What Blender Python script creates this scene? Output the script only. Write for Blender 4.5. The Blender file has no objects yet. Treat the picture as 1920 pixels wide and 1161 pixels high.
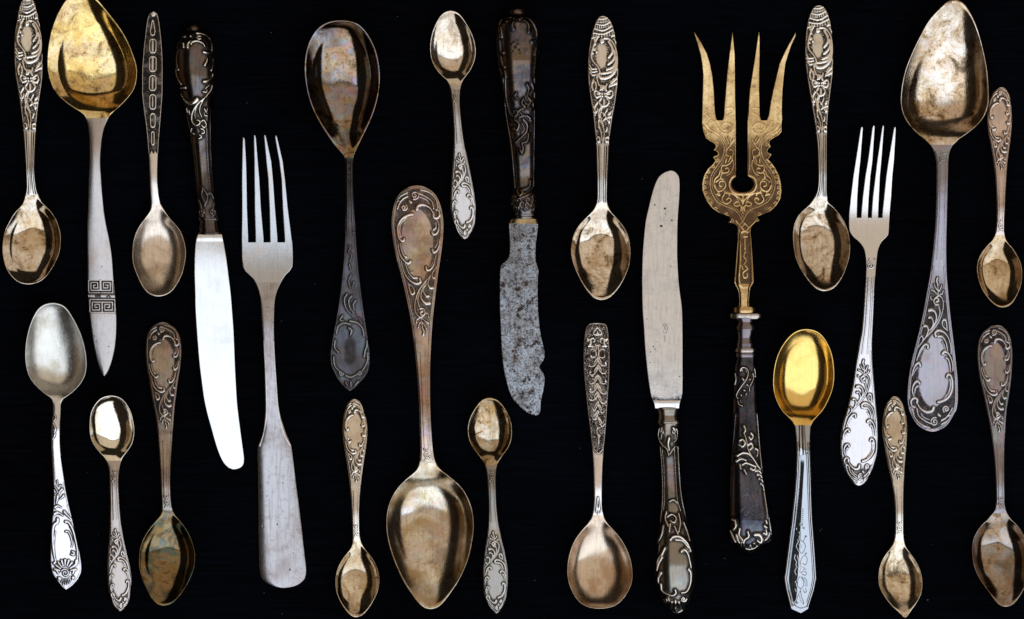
import bpy, math, random
import numpy as np
from mathutils import Vector

sc = bpy.context.scene
S = 0.00025                      # one photograph pixel is a quarter of a millimetre
CX, CY = 960.0, 580.5
random.seed(4)
RNG = np.random.default_rng(11)

# ------------------------------------------------------------------ camera
cam_d = bpy.data.cameras.new("camera")
cam = bpy.data.objects.new("camera", cam_d)
sc.collection.objects.link(cam)
CAM_H = 3.0
cam.location = (0, 0, CAM_H)
cam_d.sensor_width = 36.0
cam_d.lens = 36.0 * (CAM_H - 0.006) / (1920 * S)
cam_d.clip_start = 0.05
cam_d.clip_end = 50
sc.camera = cam

# ------------------------------------------------------------------ light
sc.view_settings.view_transform = 'Standard'
sc.view_settings.look = 'None'
sc.view_settings.exposure = 0
sc.view_settings.gamma = 1
w = bpy.data.worlds.new("World"); sc.world = w; w.use_nodes = True
w.node_tree.nodes["Background"].inputs[0].default_value = (0.8, 0.62, 0.45, 1)
w.node_tree.nodes["Background"].inputs[1].default_value = 0.026

def area(name, corner_a, corner_b, x0, x1, col, rad):
    """rectangular window-like lamp whose two horizontal edges run through (y,z) corner_a and corner_b"""
    (ya, za), (yb, zb) = corner_a, corner_b
    L = bpy.data.lights.new(name, 'AREA'); L.shape = 'RECTANGLE'
    sx = x1 - x0; sy = math.hypot(yb - ya, zb - za)
    L.size = sx; L.size_y = sy
    L.color = col; L.energy = rad * math.pi * sx * sy
    o = bpy.data.objects.new(name, L); sc.collection.objects.link(o)
    mid = Vector(((x0 + x1) / 2, (ya + yb) / 2, (za + zb) / 2))
    o.location = mid
    xax = Vector((1, 0, 0)); yax = Vector((0, yb - ya, zb - za)).normalized()
    zax = xax.cross(yax).normalized()
    if zax.dot(mid) < 0:                  # the lamp shines along its -Z, which must look at the board
        yax = -yax; zax = xax.cross(yax)
    from mathutils import Matrix
    M = Matrix((xax, yax, zax)).transposed().to_4x4(); M.translation = mid
    o.matrix_world = M
    return o

area("sky_window_lamp", (-0.13, 3.5), (-8.0, 2.0), -1.45, 7.0, (0.90, 0.95, 1.0), 1.6)
area("warm_wall_lamp", (-0.02, 3.5), (6.5, 3.3), -1.6, 7.5, (1.0, 0.82, 0.62), 0.65)

def side_lamp(name, x, y0, y1, z0, z1, col, rad):
    L = bpy.data.lights.new(name, 'AREA'); L.shape = 'RECTANGLE'; L.size = y1-y0; L.size_y = z1-z0
    L.color = col; L.energy = rad*math.pi*(y1-y0)*(z1-z0)
    o = bpy.data.objects.new(name, L); sc.collection.objects.link(o)
    o.location = (x, (y0+y1)/2, (z0+z1)/2)
    o.rotation_euler = (math.pi/2, 0, -math.pi/2 if x < 0 else math.pi/2)
    return o
side_lamp("left_wall_lamp", -6.0, -3.0, 5.0, 0.4, 3.4, (1.0, 0.62, 0.32), 0.16)

# ------------------------------------------------------------------ helpers
def pchip(x, y):
    x = np.asarray(x, float); y = np.asarray(y, float)
    h = np.diff(x); d = np.diff(y) / h
    m = np.zeros_like(y)
    if len(x) == 2: m[:] = d[0]
    else:
        for i in range(1, len(x) - 1):
            if d[i-1] * d[i] > 0:
                w1 = 2*h[i] + h[i-1]; w2 = h[i] + 2*h[i-1]
                m[i] = (w1 + w2) / (w1/d[i-1] + w2/d[i])
        def endd(h0, h1, d0, d1):
            v = ((2*h0 + h1)*d0 - h0*d1)/(h0 + h1)
            if v*d0 <= 0: return 0.0
            return min(max(v, -3*abs(d0)), 3*abs(d0))
        m[0] = endd(h[0], h[1], d[0], d[1]); m[-1] = endd(h[-1], h[-2], d[-1], d[-2])
    def f(q):
        q = np.clip(np.asarray(q, float), x[0], x[-1])
        i = np.clip(np.searchsorted(x, q, side='right') - 1, 0, len(x) - 2)
        t = (q - x[i]) / h[i]
        return ((2*t**3 - 3*t**2 + 1)*y[i] + (t**3 - 2*t**2 + t)*h[i]*m[i]
                + (-2*t**3 + 3*t**2)*y[i+1] + (t**3 - t**2)*h[i]*m[i+1])
    return f

def natural(x, y):
    """C2 cubic spline, for side profiles (smooth reflections)"""
    o = np.argsort(x); x = np.asarray(x, float)[o]; y = np.asarray(y, float)[o]
    n = len(x); h = np.diff(x)
    A = np.eye(n); b = np.zeros(n)
    for i in range(1, n-1):
        A[i, i-1] = h[i-1]; A[i, i] = 2*(h[i-1]+h[i]); A[i, i+1] = h[i]
        b[i] = 6*((y[i+1]-y[i])/h[i] - (y[i]-y[i-1])/h[i-1])
    M = np.linalg.solve(A, b)
    def f(q):
        q = np.asarray(q, float)
        i = np.clip(np.searchsorted(x, q, side='right') - 1, 0, n-2)
        hi = h[i]; a = (x[i+1]-q)/hi; c = (q-x[i])/hi
        r = a*y[i] + c*y[i+1] + ((a**3-a)*M[i] + (c**3-c)*M[i+1])*hi*hi/6
        lo = q < x[0]; hi2 = q > x[-1]
        r = np.where(lo, y[0], r); r = np.where(hi2, y[-1], r)
        return r
    return f

def sstep(a, b, v):
    t = np.clip((v - a) / (b - a), 0, 1)
    return t*t*(3-2*t)

class Outline:
    """silhouette measured off the photograph: rows (y, x_left, x_right)"""
    def __init__(s, rows, linear=False):
        r = np.array(sorted(rows), float)
        s.y = r[:, 0]; s.y0, s.y1 = s.y[0], s.y[-1]
        c = (r[:, 1] + r[:, 2]) / 2; w = (r[:, 2] - r[:, 1]) / 2
        s.linear = linear
        if linear:
            s.c = lambda q: np.interp(q, s.y, c); s.w = lambda q: np.interp(q, s.y, w)
        else:
            fc = pchip(s.y, c); fw = pchip(s.y, w**2)
            s.c = fc; s.w = lambda q: np.sqrt(np.maximum(fw(q), 0.02))
    def soften(s, yb, d, sig=6.5, round_tip=True):
        """even out reading noise of the bowl's edge beyond yb (d: direction of the tip)"""
        st = 0.5; q = np.arange(s.y0, s.y1 + st/2, st); n = int(3*sig/st)
        k = np.exp(-0.5*(np.arange(-n, n+1)*st/sig)**2); k /= k.sum()
        W2 = s.w(q)**2; C = s.c(q)
        W2[0] = W2[-1] = 0.0
        odd = lambda a: np.concatenate([2*a[0]-a[n:0:-1], a, 2*a[-1]-a[-2:-n-2:-1]])
        even = lambda a: np.concatenate([a[n:0:-1], a, a[-2:-n-2:-1]])
        Ws = np.convolve(odd(W2), k, 'valid'); Cs = np.convolve(even(C), k, 'valid')
        m = sstep(0, 26, (q - yb)*d)
        # keep the greatest width: smoothing shrinks it a little
        tipd = (s.y1 - q) if d > 0 else (q - s.y0)
        Ws = Ws*(1 + (0.6 if round_tip else 0)*np.exp(-tipd/9.0))
        W2 = W2*(1-m) + np.maximum(Ws, 0.02)*m*(1 + 0.012*m); C = C*(1-m) + Cs*m
        s.w = lambda v: np.sqrt(np.maximum(np.interp(v, q, W2), 0.02)); s.c = lambda v: np.interp(v, q, C)
        return s

class Relief:
    """height map of the raised ornament, drawn stroke by stroke and later pressed into the mesh"""
    R = 2.0
    def __init__(s, x0, y0, x1, y1):
        s.x0, s.y0 = x0 - 3, y0 - 3
        s.nx = int((x1 - x0 + 6) * s.R) + 1; s.ny = int((y1 - y0 + 6) * s.R) + 1
        s.h = np.zeros((s.ny, s.nx)); s.g = np.zeros((s.ny, s.nx)); s.rough = np.zeros((s.ny, s.nx))
        s.gx = s.x0 + np.arange(s.nx) / s.R; s.gy = s.y0 + np.arange(s.ny) / s.R
    def seg(s, p, q, r0, r1, H):
        r = max(r0, r1)
        a = max(int((min(p[0], q[0]) - r - s.x0) * s.R), 0); b = min(int((max(p[0], q[0]) + r - s.x0) * s.R) + 2, s.nx)
        c = max(int((min(p[1], q[1]) - r - s.y0) * s.R), 0); d = min(int((max(p[1], q[1]) + r - s.y0) * s.R) + 2, s.ny)
        if a >= b or c >= d: return
        X = s.gx[None, a:b]; Y = s.gy[c:d, None]
        dx, dy = q[0]-p[0], q[1]-p[1]; L = dx*dx + dy*dy + 1e-9
        t = np.clip(((X-p[0])*dx + (Y-p[1])*dy) / L, 0, 1)
        D = np.hypot(X-p[0]-t*dx, Y-p[1]-t*dy)
        rr = r0 + (r1-r0)*t
        v = np.sqrt(np.clip(1 - (D/rr)**2, 0, 1)) * abs(H) * np.minimum(1, rr/1.6)
        if H > 0: s.h[c:d, a:b] = np.maximum(s.h[c:d, a:b], v)
        else:
            s.g[c:d, a:b] = np.maximum(s.g[c:d, a:b], v)
    def stroke(s, pts, r0, r1, H=1.5, smooth=True):
        P = [np.array(p, float) for p in pts]
        if smooth and len(P) > 2:
            out = []
            Q = [2*P[0]-P[1]] + P + [2*P[-1]-P[-2]]
            for i in range(1, len(Q)-2):
                n = max(2, int(np.hypot(*(Q[i+1]-Q[i])) / 2.0))
                for k in range(n):
                    t = k/n
                    out.append(0.5*((2*Q[i]) + (-Q[i-1]+Q[i+1])*t + (2*Q[i-1]-5*Q[i]+4*Q[i+1]-Q[i+2])*t*t
                                    + (-Q[i-1]+3*Q[i]-3*Q[i+1]+Q[i+2])*t**3))
            out.append(P[-1]); P = out
        n = len(P) - 1
        for i in range(n):
            s.seg(P[i], P[i+1], r0 + (r1-r0)*i/n, r0 + (r1-r0)*(i+1)/n, H)
    def dot(s, x, y, r, H=1.5): s.seg((x, y), (x+0.01, y), r, r, H)
    def sample(s, F, X, Y):
        u = np.clip((X - s.x0)*s.R, 0, s.nx-1.001); v = np.clip((Y - s.y0)*s.R, 0, s.ny-1.001)
        i = u.astype(int); j = v.astype(int); fu = u-i; fv = v-j
        return (F[j, i]*(1-fu)*(1-fv) + F[j, i+1]*fu*(1-fv) + F[j+1, i]*(1-fu)*fv + F[j+1, i+1]*fu*fv)
    zone = None
    def finish(s, ground=0.5, cav=1.0, wear=0.8, chase=0.0):
        def blur(F, n):
            k = np.ones(2*n+1)/(2*n+1)
            F = np.apply_along_axis(lambda r: np.convolve(r, k, 'same'), 0, F)
            return np.apply_along_axis(lambda r: np.convolve(r, k, 'same'), 1, F)
        if chase > 0:                            # punched and chased ground between the carved scrolls
            nr = blur(np.clip(blur(s.h, 4)*3, 0, 1), 3)
            N = RNG.random(s.h.shape); k = np.array([.25, .5, .25])
            for ax in (0, 1): N = np.apply_along_axis(lambda r: np.convolve(r, k, 'same'), ax, N)
            N = (N - N.mean())/N.std()
            s.h = np.where((nr > .25) & (s.h < .6), s.h + np.clip(.5 + .5*N, 0, 1.3)*chase*nr, s.h)
        b = blur(blur(s.h, 2), 2)
        near = blur(np.clip(blur(s.h, 5)*4, 0, 1), 5)
        if s.zone is not None: near = np.maximum(near*0.5, blur(s.zone, 3))
        grd = ground * near * (1 - sstep(0.15, 0.7, s.h))
        cv = np.clip((b - s.h)*2.6, 0, 1) * cav
        gr = np.clip(s.g*1.3, 0, 1)
        s.pat = np.clip(np.maximum(np.maximum(grd, cv), gr) + s.rough, 0, 1)
        if s.h.max() > 0.3: s.pat = s.pat - wear*sstep(0.3, 0.72, s.h/s.h.max())
        s.H = blur(s.h, 1) - s.g*0.6
        return s

def spiral(cx, cy, r, turns=1.25, a0=0.0, sgn=1):
    n = int(14*turns)
    return [(cx + r*(1-0.85*k/n)*math.cos(a0 + sgn*2*math.pi*turns*k/n),
             cy + r*(1-0.85*k/n)*math.sin(a0 + sgn*2*math.pi*turns*k/n)) for k in range(n+1)]

def stipple(R, o, ya, yb, amp=0.7, lim=0.86, dark=0.55, excl=None):
    """punched background: fine random pimples between the ornament"""
    N = RNG.random(R.h.shape)
    k = np.array([0.25, 0.5, 0.25])
    for ax in (0, 1): N = np.apply_along_axis(lambda r: np.convolve(r, k, 'same'), ax, N)
    N = (N - N.mean()) / N.std()
    X, Y = np.meshgrid(R.gx, R.gy)
    c = o.c(R.gy)[:, None]; wd = o.w(R.gy)[:, None]
    m = (np.abs(X-c)/wd < lim) & (Y > ya) & (Y < yb)
    if excl is not None: m &= ~excl(X, Y)
    m &= R.h < 0.25
    R.h = np.where(m, np.clip(N*0.35 + 0.15, 0, 1.2)*amp, R.h)
    R.rough = np.where(m, np.clip(dark - 0.45*N, 0, 1)*dark*1.4, R.rough)

def grid_mesh(o, ya, yb, top, bot, step=1.0, ncol=None, cap=(False, False), nb=7, relief=None, edge_dark=None, dense=True):
    """closed strip lofted from the outline: rings of ncol points on top and nb points underneath"""
    wmax = float(np.max(o.w(np.linspace(ya, yb, 60))))
    if ncol is None: ncol = max(9, int(2*wmax/step))
    ys = list(np.arange(ya, yb, step)) + [yb]
    if len(ys) > 2 and ys[-1]-ys[-2] < step*0.3: ys.pop(-2)
    if dense:
        if abs(ya - o.y0) < 0.01: ys += [ya+d for d in (0.05, 0.15, 0.35, 0.6, 1.5, 2.5) if ya+d < yb]
        if abs(yb - o.y1) < 0.01: ys += [yb-d for d in (0.05, 0.15, 0.35, 0.6, 1.5, 2.5) if yb-d > ya]
    ys = np.array(sorted(set(np.round(ys, 4))))
    th = np.linspace(-math.pi/2, math.pi/2, ncol)
    mix = 0.0 if relief is not None else 0.85
    u = (1-mix)*np.linspace(-1, 1, ncol) + mix*np.sin(th)
    if relief is not None:                       # a few extra columns along the rounded edge
        u = np.unique(np.concatenate([u, [-0.992, -0.975, 0.975, 0.992]])); ncol = len(u)
    ub = np.linspace(0.985, -0.985, nb)
    c = o.c(ys)[:, None]; wd = o.w(ys)[:, None]
    Yt = np.repeat(ys[:, None], ncol, 1); Ut = np.repeat(u[None], len(ys), 0)
    Xt = c + Ut*wd; Wt = np.repeat(wd, ncol, 1)
    Zt = top(Xt, Yt, Ut, Wt)
    pat = np.zeros_like(Zt)
    if edge_dark is not None: pat = edge_dark(Xt, Yt, Ut, Wt)
    if relief is not None:
        Zt = Zt + relief.sample(relief.H, Xt, Yt); pat = relief.sample(relief.pat, Xt, Yt)
    Yb = np.repeat(ys[:, None], nb, 1); Ub = np.repeat(ub[None], len(ys), 0)
    Xb = c + Ub*wd; Wb = np.repeat(wd, nb, 1)
    Zb = bot(Xb, Yb, Ub, Wb)
    X = np.concatenate([Xt, Xb], 1); Y = np.concatenate([Yt, Yb], 1); Z = np.concatenate([Zt, Zb], 1)
    P = np.concatenate([pat, np.full(Zb.shape, 0.2)], 1)
    n = ncol + nb; m = len(ys)
    V = np.stack([(X-CX)*S, (CY-Y)*S, Z*S], -1).reshape(-1, 3)
    i = np.arange(m-1)[:, None]*n; j = np.arange(n)[None]; j2 = (j+1) % n
    F = np.stack([i+j, i+n+j, i+n+j2, i+j2], -1).reshape(-1, 4)
    caps = []
    if cap[0]: caps.append(list(range(n)))
    if cap[1]: caps.append([(m-1)*n + k for k in range(n-1, -1, -1)])
    return V, F, P.reshape(-1), caps

def merge(parts):
    V, F, P, C = [], [], [], []; k = 0
    for v, f, p, c in parts:
        V.append(v); F.append(f + k); P.append(p); C += [[a+k for a in q] for q in c]; k += len(v)
    return np.concatenate(V), np.concatenate(F), np.concatenate(P), C

def add_mesh(name, data, mat, parent, label=None, attr='patina'):
    V, F, P, caps = data; caps = list(caps)
    o0 = np.array(parent.location)
    me = bpy.data.meshes.new(name)
    nf = len(F); loops = F.reshape(-1)
    for k_, c in enumerate(caps):
        base = len(V); V = np.concatenate([V, V[c]]); P = np.concatenate([P, P[c]])
        caps[k_] = list(range(base, base+len(c)))
    for c in caps: loops = np.concatenate([loops, c])
    starts = np.arange(nf)*4; tot = np.full(nf, 4)
    k = nf*4
    for c in caps:
        starts = np.append(starts, k); tot = np.append(tot, len(c)); k += len(c)
    me.vertices.add(len(V)); me.vertices.foreach_set("co", (V - o0).astype(np.float32).reshape(-1))
    me.loops.add(len(loops)); me.loops.foreach_set("vertex_index", loops.astype(np.int32))
    me.polygons.add(len(starts)); me.polygons.foreach_set("loop_start", starts.astype(np.int32))
    me.polygons.foreach_set("loop_total", tot.astype(np.int32))
    sm = np.ones(len(starts), bool); sm[nf:] = False
    me.polygons.foreach_set("use_smooth", sm)
    a = me.attributes.new(attr, 'FLOAT', 'POINT'); a.data.foreach_set("value", P.astype(np.float32))
    me.update(calc_edges=True); me.validate()
    me.materials.append(mat)
    ob = bpy.data.objects.new(name, me); sc.collection.objects.link(ob); ob.parent = parent
    if label: ob["label"] = label
    return ob

def thing(name, label, cat, x, y, group=None):
    e = bpy.data.objects.new(name, None); sc.collection.objects.link(e)
    e.empty_display_size = 0.01
    e.location = ((x-CX)*S, (CY-y)*S, 0)
    e["label"] = label; e["category"] = cat
    if group: e["group"] = group
    return e

# ------------------------------------------------------------------ materials
def metal(name, base=(0.86, 0.83, 0.79), stain=(0.50, 0.36, 0.23), stain_amt=0.4, rough=0.17, irid=0.0,
          spots=0.3, oxide=(0.028, 0.024, 0.022), scratch=0.5, cloud=0.3, rust=0.0, seed=0.0, dirt=0.0, pits=0.0, wet=0.0, wear=0.35, pal=0, rim=0.5):
    m = bpy.data.materials.new(name); m.use_nodes = True
    N = m.node_tree.nodes; L = m.node_tree.links
    bsdf = N["Principled BSDF"]; bsdf.inputs["Metallic"].default_value = 1.0
    def node(t, **k):
        n = N.new(t)
        for a, b in k.items(): setattr(n, a, b)
        return n
    tc = node("ShaderNodeTexCoord"); mp = node("ShaderNodeMapping")
    mp.inputs["Scale"].default_value = (40, 40, 40); mp.inputs["Location"].default_value = (seed*3.1, seed*1.7, seed)
    L.new(tc.outputs["Object"], mp.inputs[0])           # one unit = 100 photograph pixels
    def noise(scale, detail=4, rg=0.55, stretch=None, off=0.0, dist=0.0):
        n = node("ShaderNodeTexNoise"); n.inputs["Scale"].default_value = scale; n.inputs["Detail"].default_value = detail
        n.inputs["Roughness"].default_value = rg; n.inputs["Distortion"].default_value = dist
        mm = node("ShaderNodeMapping"); mm.inputs["Scale"].default_value = stretch or (1, 1, 1)
        mm.inputs["Location"].default_value = (off, off*0.7, 0)
        L.new(mp.outputs[0], mm.inputs[0]); L.new(mm.outputs[0], n.inputs[0]); return n.outputs[0]
    def ramp(v, a, b, hi=1.0, lo=0.0):
        r = node("ShaderNodeMapRange"); r.interpolation_type = 'SMOOTHSTEP'
        r.inputs[1].default_value = a; r.inputs[2].default_value = b; r.inputs[3].default_value = lo; r.inputs[4].default_value = hi
        L.new(v, r.inputs[0]); return r.outputs[0]
    def mixc(f, a, b):
        x = node("ShaderNodeMix", data_type='RGBA')
        if isinstance(f, float): x.inputs[0].default_value = f
        else: L.new(f, x.inputs[0])
        for k, v in ((6, a), (7, b)):
            if isinstance(v, tuple): x.inputs[k].default_value = (*v, 1)
            else: L.new(v, x.inputs[k])
        return x.outputs[2]
    def math_(op, a, b=None):
        x = node("ShaderNodeMath", operation=op)
        for k, v in ((0, a), (1, b)):
            if v is None: continue
            if isinstance(v, (int, float)): x.inputs[k].default_value = v
            else: L.new(v, x.inputs[k])
        return x.outputs[0]
    big = noise(1.6, 7, 0.6, dist=0.4); fine = noise(9, 6, 0.7, off=4.0)
    streak = noise(6, 5, 0.65, (4.0, 0.35, 1), off=9.0)
    hair = noise(30, 3, 0.6, (3.0, 0.12, 1), off=2.0)
    col = mixc(ramp(big, 0.62 - 0.34*stain_amt, 0.80 - 0.28*stain_amt, min(1.0, 0.25 + stain_amt)), base, stain)
    col = mixc(ramp(streak, 0.45, 0.70, 0.55*cloud + 0.08), col, tuple(c*0.62 for c in stain))
    if irid > 0:
        hue = node("ShaderNodeValToRGB"); cr = hue.color_ramp
        cs = [(0.30, (0.62, 0.42, 0.20)), (0.42, (0.50, 0.26, 0.30)), (0.50, (0.36, 0.30, 0.52)), (0.58, (0.28, 0.44, 0.50)), (0.68, (0.60, 0.58, 0.40))]
        if pal: cs = [(0.30, (0.42, 0.20, 0.06)), (0.42, (0.30, 0.27, 0.13)), (0.50, (0.17, 0.22, 0.17)), (0.58, (0.12, 0.19, 0.20)), (0.68, (0.34, 0.15, 0.06))]
        cr.elements[0].position = cs[0][0]; cr.elements[0].color = (*cs[0][1], 1)
        cr.elements[1].position = cs[-1][0]; cr.elements[1].color = (*cs[-1][1], 1)
        for p, c in cs[1:-1]:
            e = cr.elements.new(p); e.color = (*c, 1)
        L.new(noise(2.6, 6, 0.6, off=7.0, dist=0.8), hue.inputs[0])
        col = mixc(ramp(noise(2.2, 5, 0.6, off=12.0), 0.40, 0.62, irid), col, hue.outputs[0])
    col = mixc(ramp(fine, 0.5, 0.78, cloud), col, tuple(c*0.45 for c in stain))
    if dirt > 0:
        dn = noise(2.3, 9, 0.74, off=21.0, dist=0.5)
        col = mixc(ramp(dn, 0.45, 0.57, dirt*0.72), col, (0.42, 0.25, 0.09))
        col = mixc(ramp(dn, 0.535, 0.63, dirt), col, (0.07, 0.045, 0.025))
        col = mixc(ramp(noise(17, 5, 0.75, off=27.0), 0.54, 0.64, dirt*0.7), col, (0.16, 0.09, 0.05))
    if rust > 0:
        col = mixc(ramp(noise(6.5, 9, 0.8, off=5.0), 0.52, 0.58, rust), col, (0.032, 0.022, 0.018))
        col = mixc(ramp(noise(22, 5, 0.8, off=15.0), 0.52, 0.60, rust*0.8), col, (0.075, 0.048, 0.032))
        col = mixc(ramp(noise(3.4, 8, 0.7, off=25.0), 0.57, 0.66, rust*0.5), col, (0.12, 0.068, 0.036))
    vo = node("ShaderNodeTexVoronoi"); vo.inputs["Scale"].default_value = 3.2; L.new(mp.outputs[0], vo.inputs[0])
    wob = math_('ADD', vo.outputs["Distance"], math_('MULTIPLY', noise(14, 4, 0.7, off=3.0), 0.14))
    spot = math_('MULTIPLY', ramp(wob, 0.085, 0.125, 0.0, 1.0), spots)
    spotm = math_('MULTIPLY', spot, ramp(noise(1.1, 2, 0.5, off=31.0), 0.48, 0.56))
    col = mixc(spotm, col, (0.06, 0.038, 0.028))
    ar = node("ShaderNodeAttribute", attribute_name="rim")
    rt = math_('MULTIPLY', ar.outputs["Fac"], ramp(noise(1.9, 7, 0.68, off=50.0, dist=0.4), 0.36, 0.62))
    col = mixc(math_('MULTIPLY', rt, rim), col, tuple(c*0.42*k for c, k in zip(stain, (1.0, 0.85, 0.7))))  # painted edge darkening: tarnish tone that deepens the shade round the bowl
    at = node("ShaderNodeAttribute", attribute_name="patina")
    pt = math_('MULTIPLY', ramp(at.outputs["Fac"], 0.05, 0.75), ramp(noise(7, 5, 0.6, off=40.0), 0.25, 0.55, 1.0, 0.72))
    col = mixc(pt, col, oxide)
    if wear > 0:
        wm = math_('MULTIPLY', ramp(at.outputs["Fac"], -0.8, -0.05, 0.0, 1.0), wear)
        col = mixc(wm, col, (.80, .75, .68))
    L.new(col, bsdf.inputs["Base Color"])
    r = math_('ADD', math_('MULTIPLY', big, 0.16), rough - 0.095)
    r = math_('ADD', r, ramp(hair, 0.45, 0.75, 0.05*scratch))
    r = math_('ADD', r, math_('MULTIPLY', pt, 0.28))
    r = math_('ADD', r, math_('MULTIPLY', spotm, 0.25))
    if rust > 0: r = math_('ADD', r, ramp(noise(5, 9, 0.75, off=5.0), 0.50, 0.60, 0.3))
    L.new(r, bsdf.inputs["Roughness"])
    hgt = math_('ADD', math_('MULTIPLY', hair, 0.5*scratch), math_('MULTIPLY', noise(26, 5, 0.7, off=6.0), 0.45))
    hgt = math_('ADD', hgt, math_('MULTIPLY', noise(2.4, 3, 0.5, off=8.0), 1.6*wet + 0.8))
    if rust > 0 or pits > 0:
        hgt = math_('SUBTRACT', hgt, ramp(noise(22, 5, 0.8, off=15.0), 0.50, 0.62, 1.4*max(rust, pits)))
    bp = node("ShaderNodeBump"); bp.inputs["Strength"].default_value = 0.55; bp.inputs["Distance"].default_value = 0.00006
    L.new(hgt, bp.inputs["Height"]); L.new(bp.outputs[0], bsdf.inputs["Normal"])
    return m

def paint_black():
    m = bpy.data.materials.new("matte_black_paint"); m.use_nodes = True
    N = m.node_tree.nodes; L = m.node_tree.links; b = N["Principled BSDF"]
    tc = N.new("ShaderNodeTexCoord"); mp = N.new("ShaderNodeMapping"); mp.inputs["Scale"].default_value = (16, 270, 40)
    L.new(tc.outputs["Object"], mp.inputs[0])
    n = N.new("ShaderNodeTexNoise"); n.inputs["Scale"].default_value = 2.2; n.inputs["Detail"].default_value = 7; n.inputs["Roughness"].default_value = 0.62
    n.inputs["Distortion"].default_value = 0.6
    L.new(mp.outputs[0], n.inputs[0])
    mp2 = N.new("ShaderNodeMapping"); mp2.inputs["Scale"].default_value = (5, 7, 5); L.new(tc.outputs["Object"], mp2.inputs[0])
    n2 = N.new("ShaderNodeTexNoise"); n2.inputs["Scale"].default_value = 1.0; n2.inputs["Detail"].default_value = 3; L.new(mp2.outputs[0], n2.inputs[0])
    cr = N.new("ShaderNodeValToRGB"); cr.color_ramp.elements[0].position = 0.38; cr.color_ramp.elements[0].color = (0.0002, 0.0002, 0.0003, 1)
    cr.color_ramp.elements[1].position = 0.7; cr.color_ramp.elements[1].color = (0.0016, 0.0024, 0.0056, 1)
    mx = N.new("ShaderNodeMath"); mx.operation = 'MULTIPLY_ADD'; mx.inputs[1].default_value = 0.6; L.new(n.outputs[0], mx.inputs[0])
    m3 = N.new("ShaderNodeMath"); m3.operation = 'MULTIPLY'; m3.inputs[1].default_value = 0.45; L.new(n2.outputs[0], m3.inputs[0]); L.new(m3.outputs[0], mx.inputs[2])
    L.new(mx.outputs[0], cr.inputs[0]); L.new(cr.outputs[0], b.inputs["Base Color"])
    b.inputs["Roughness"].default_value = 0.62
    b.inputs["Specular IOR Level"].default_value = 0.014
    bp = N.new("ShaderNodeBump"); bp.inputs["Strength"].default_value = 0.9; bp.inputs["Distance"].default_value = 0.0009
    L.new(n.outputs[0], bp.inputs["Height"]); L.new(bp.outputs[0], b.inputs["Normal"])
    return m

# ------------------------------------------------------------------ the black painted board
def make_board():
    nx, ny = 120, 80
    xs = np.linspace(-0.42, 0.42, nx); ys = np.linspace(-0.30, 0.30, ny)
    X, Y = np.meshgrid(xs, ys)
    Z = 0.00012*np.sin(Y*210 + 2*np.sin(X*6)) * np.sin(Y*37+1) - 0.0002
    V = np.stack([X, Y, Z], -1).reshape(-1, 3)
    i = np.arange(ny-1)[:, None]*nx; j = np.arange(nx-1)[None]
    F = np.stack([i+j, i+j+1, i+nx+j+1, i+nx+j], -1).reshape(-1, 4)
    me = bpy.data.meshes.new("tabletop")
    vs = V.tolist(); fs = F.tolist()
    b0 = len(vs)                                          # the board's real thickness
    ring = [k for k in range(nx)] + [nx*r+nx-1 for r in range(1, ny)] + [nx*(ny-1)+k for k in range(nx-2, -1, -1)] + [nx*r for r in range(ny-2, 0, -1)]
    for k in ring: vs.append((vs[k][0], vs[k][1], -0.022))
    n = len(ring)
    for k in range(n):
        fs.append([ring[(k+1) % n], ring[k], b0+k, b0+(k+1) % n])
    fs.append([b0+k for k in range(n-1, -1, -1)])
    me.from_pydata(vs, [], fs); me.polygons.foreach_set("use_smooth", [True]*((nx-1)*(ny-1)) + [False]*(n+1))
    me.materials.append(paint_black())
    o = bpy.data.objects.new("tabletop", me); sc.collection.objects.link(o)
    o["kind"] = "structure"; o["label"] = "matte black painted wooden board lying under all the cutlery"
make_board()

# ------------------------------------------------------------------ ornament, drawn in its own handle frame
def frame(o, yend, d, L):
    """maps (a across, t along from the handle end) to photograph pixels; patterns turn with the handle"""
    def f(a, t):
        y = yend + d*t*L
        return (float(o.c(y)) - d*a*float(o.w(y)), y)
    return f

def emit(R, strokes, f, k, H=1.6):
    for pts, r0, r1, hh in strokes:
        R.stroke([f(a, t) for a, t in pts], max(r0*k, 0.75), max(r1*k, 0.6), hh*H)

def border(R, o, ya, yb, off=3.2, r=1.1, H=1.2, inward=True):
    ys = np.linspace(ya, yb, 40)
    for s in (-1, 1):
        pts = [(float(o.c(y)) + s*max(float(o.w(y)) - off, 0.3), y) for y in ys]
        R.stroke(pts, r, r, H, smooth=False)

def endborder(R, o, yend, d, L, off=3.2, r=1.1, H=1.2):
    """bead that follows the rounded end of the handle at a constant distance"""
    n = 260
    ts = (np.linspace(0, 1, n)**2)*L
    ys = yend + d*ts
    for s in (-1, 1):
        ex = np.array([float(o.c(y)) + s*float(o.w(y)) for y in ys])
        tx = np.gradient(ex, ts+1e-6*np.arange(n)); nx = -s*np.ones(n); ny = s*tx
        ln = np.hypot(nx, ny); nx /= ln; ny /= ln
        px = ex + nx*off; py = ys + d*ny*off
        keep = [(a, b) for a, b in zip(px, py) if s*(a - float(o.c(b))) > -0.3 and 0 <= d*(b-yend)]
        if len(keep) > 2: R.stroke(keep, r, r, H, smooth=False)

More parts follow.
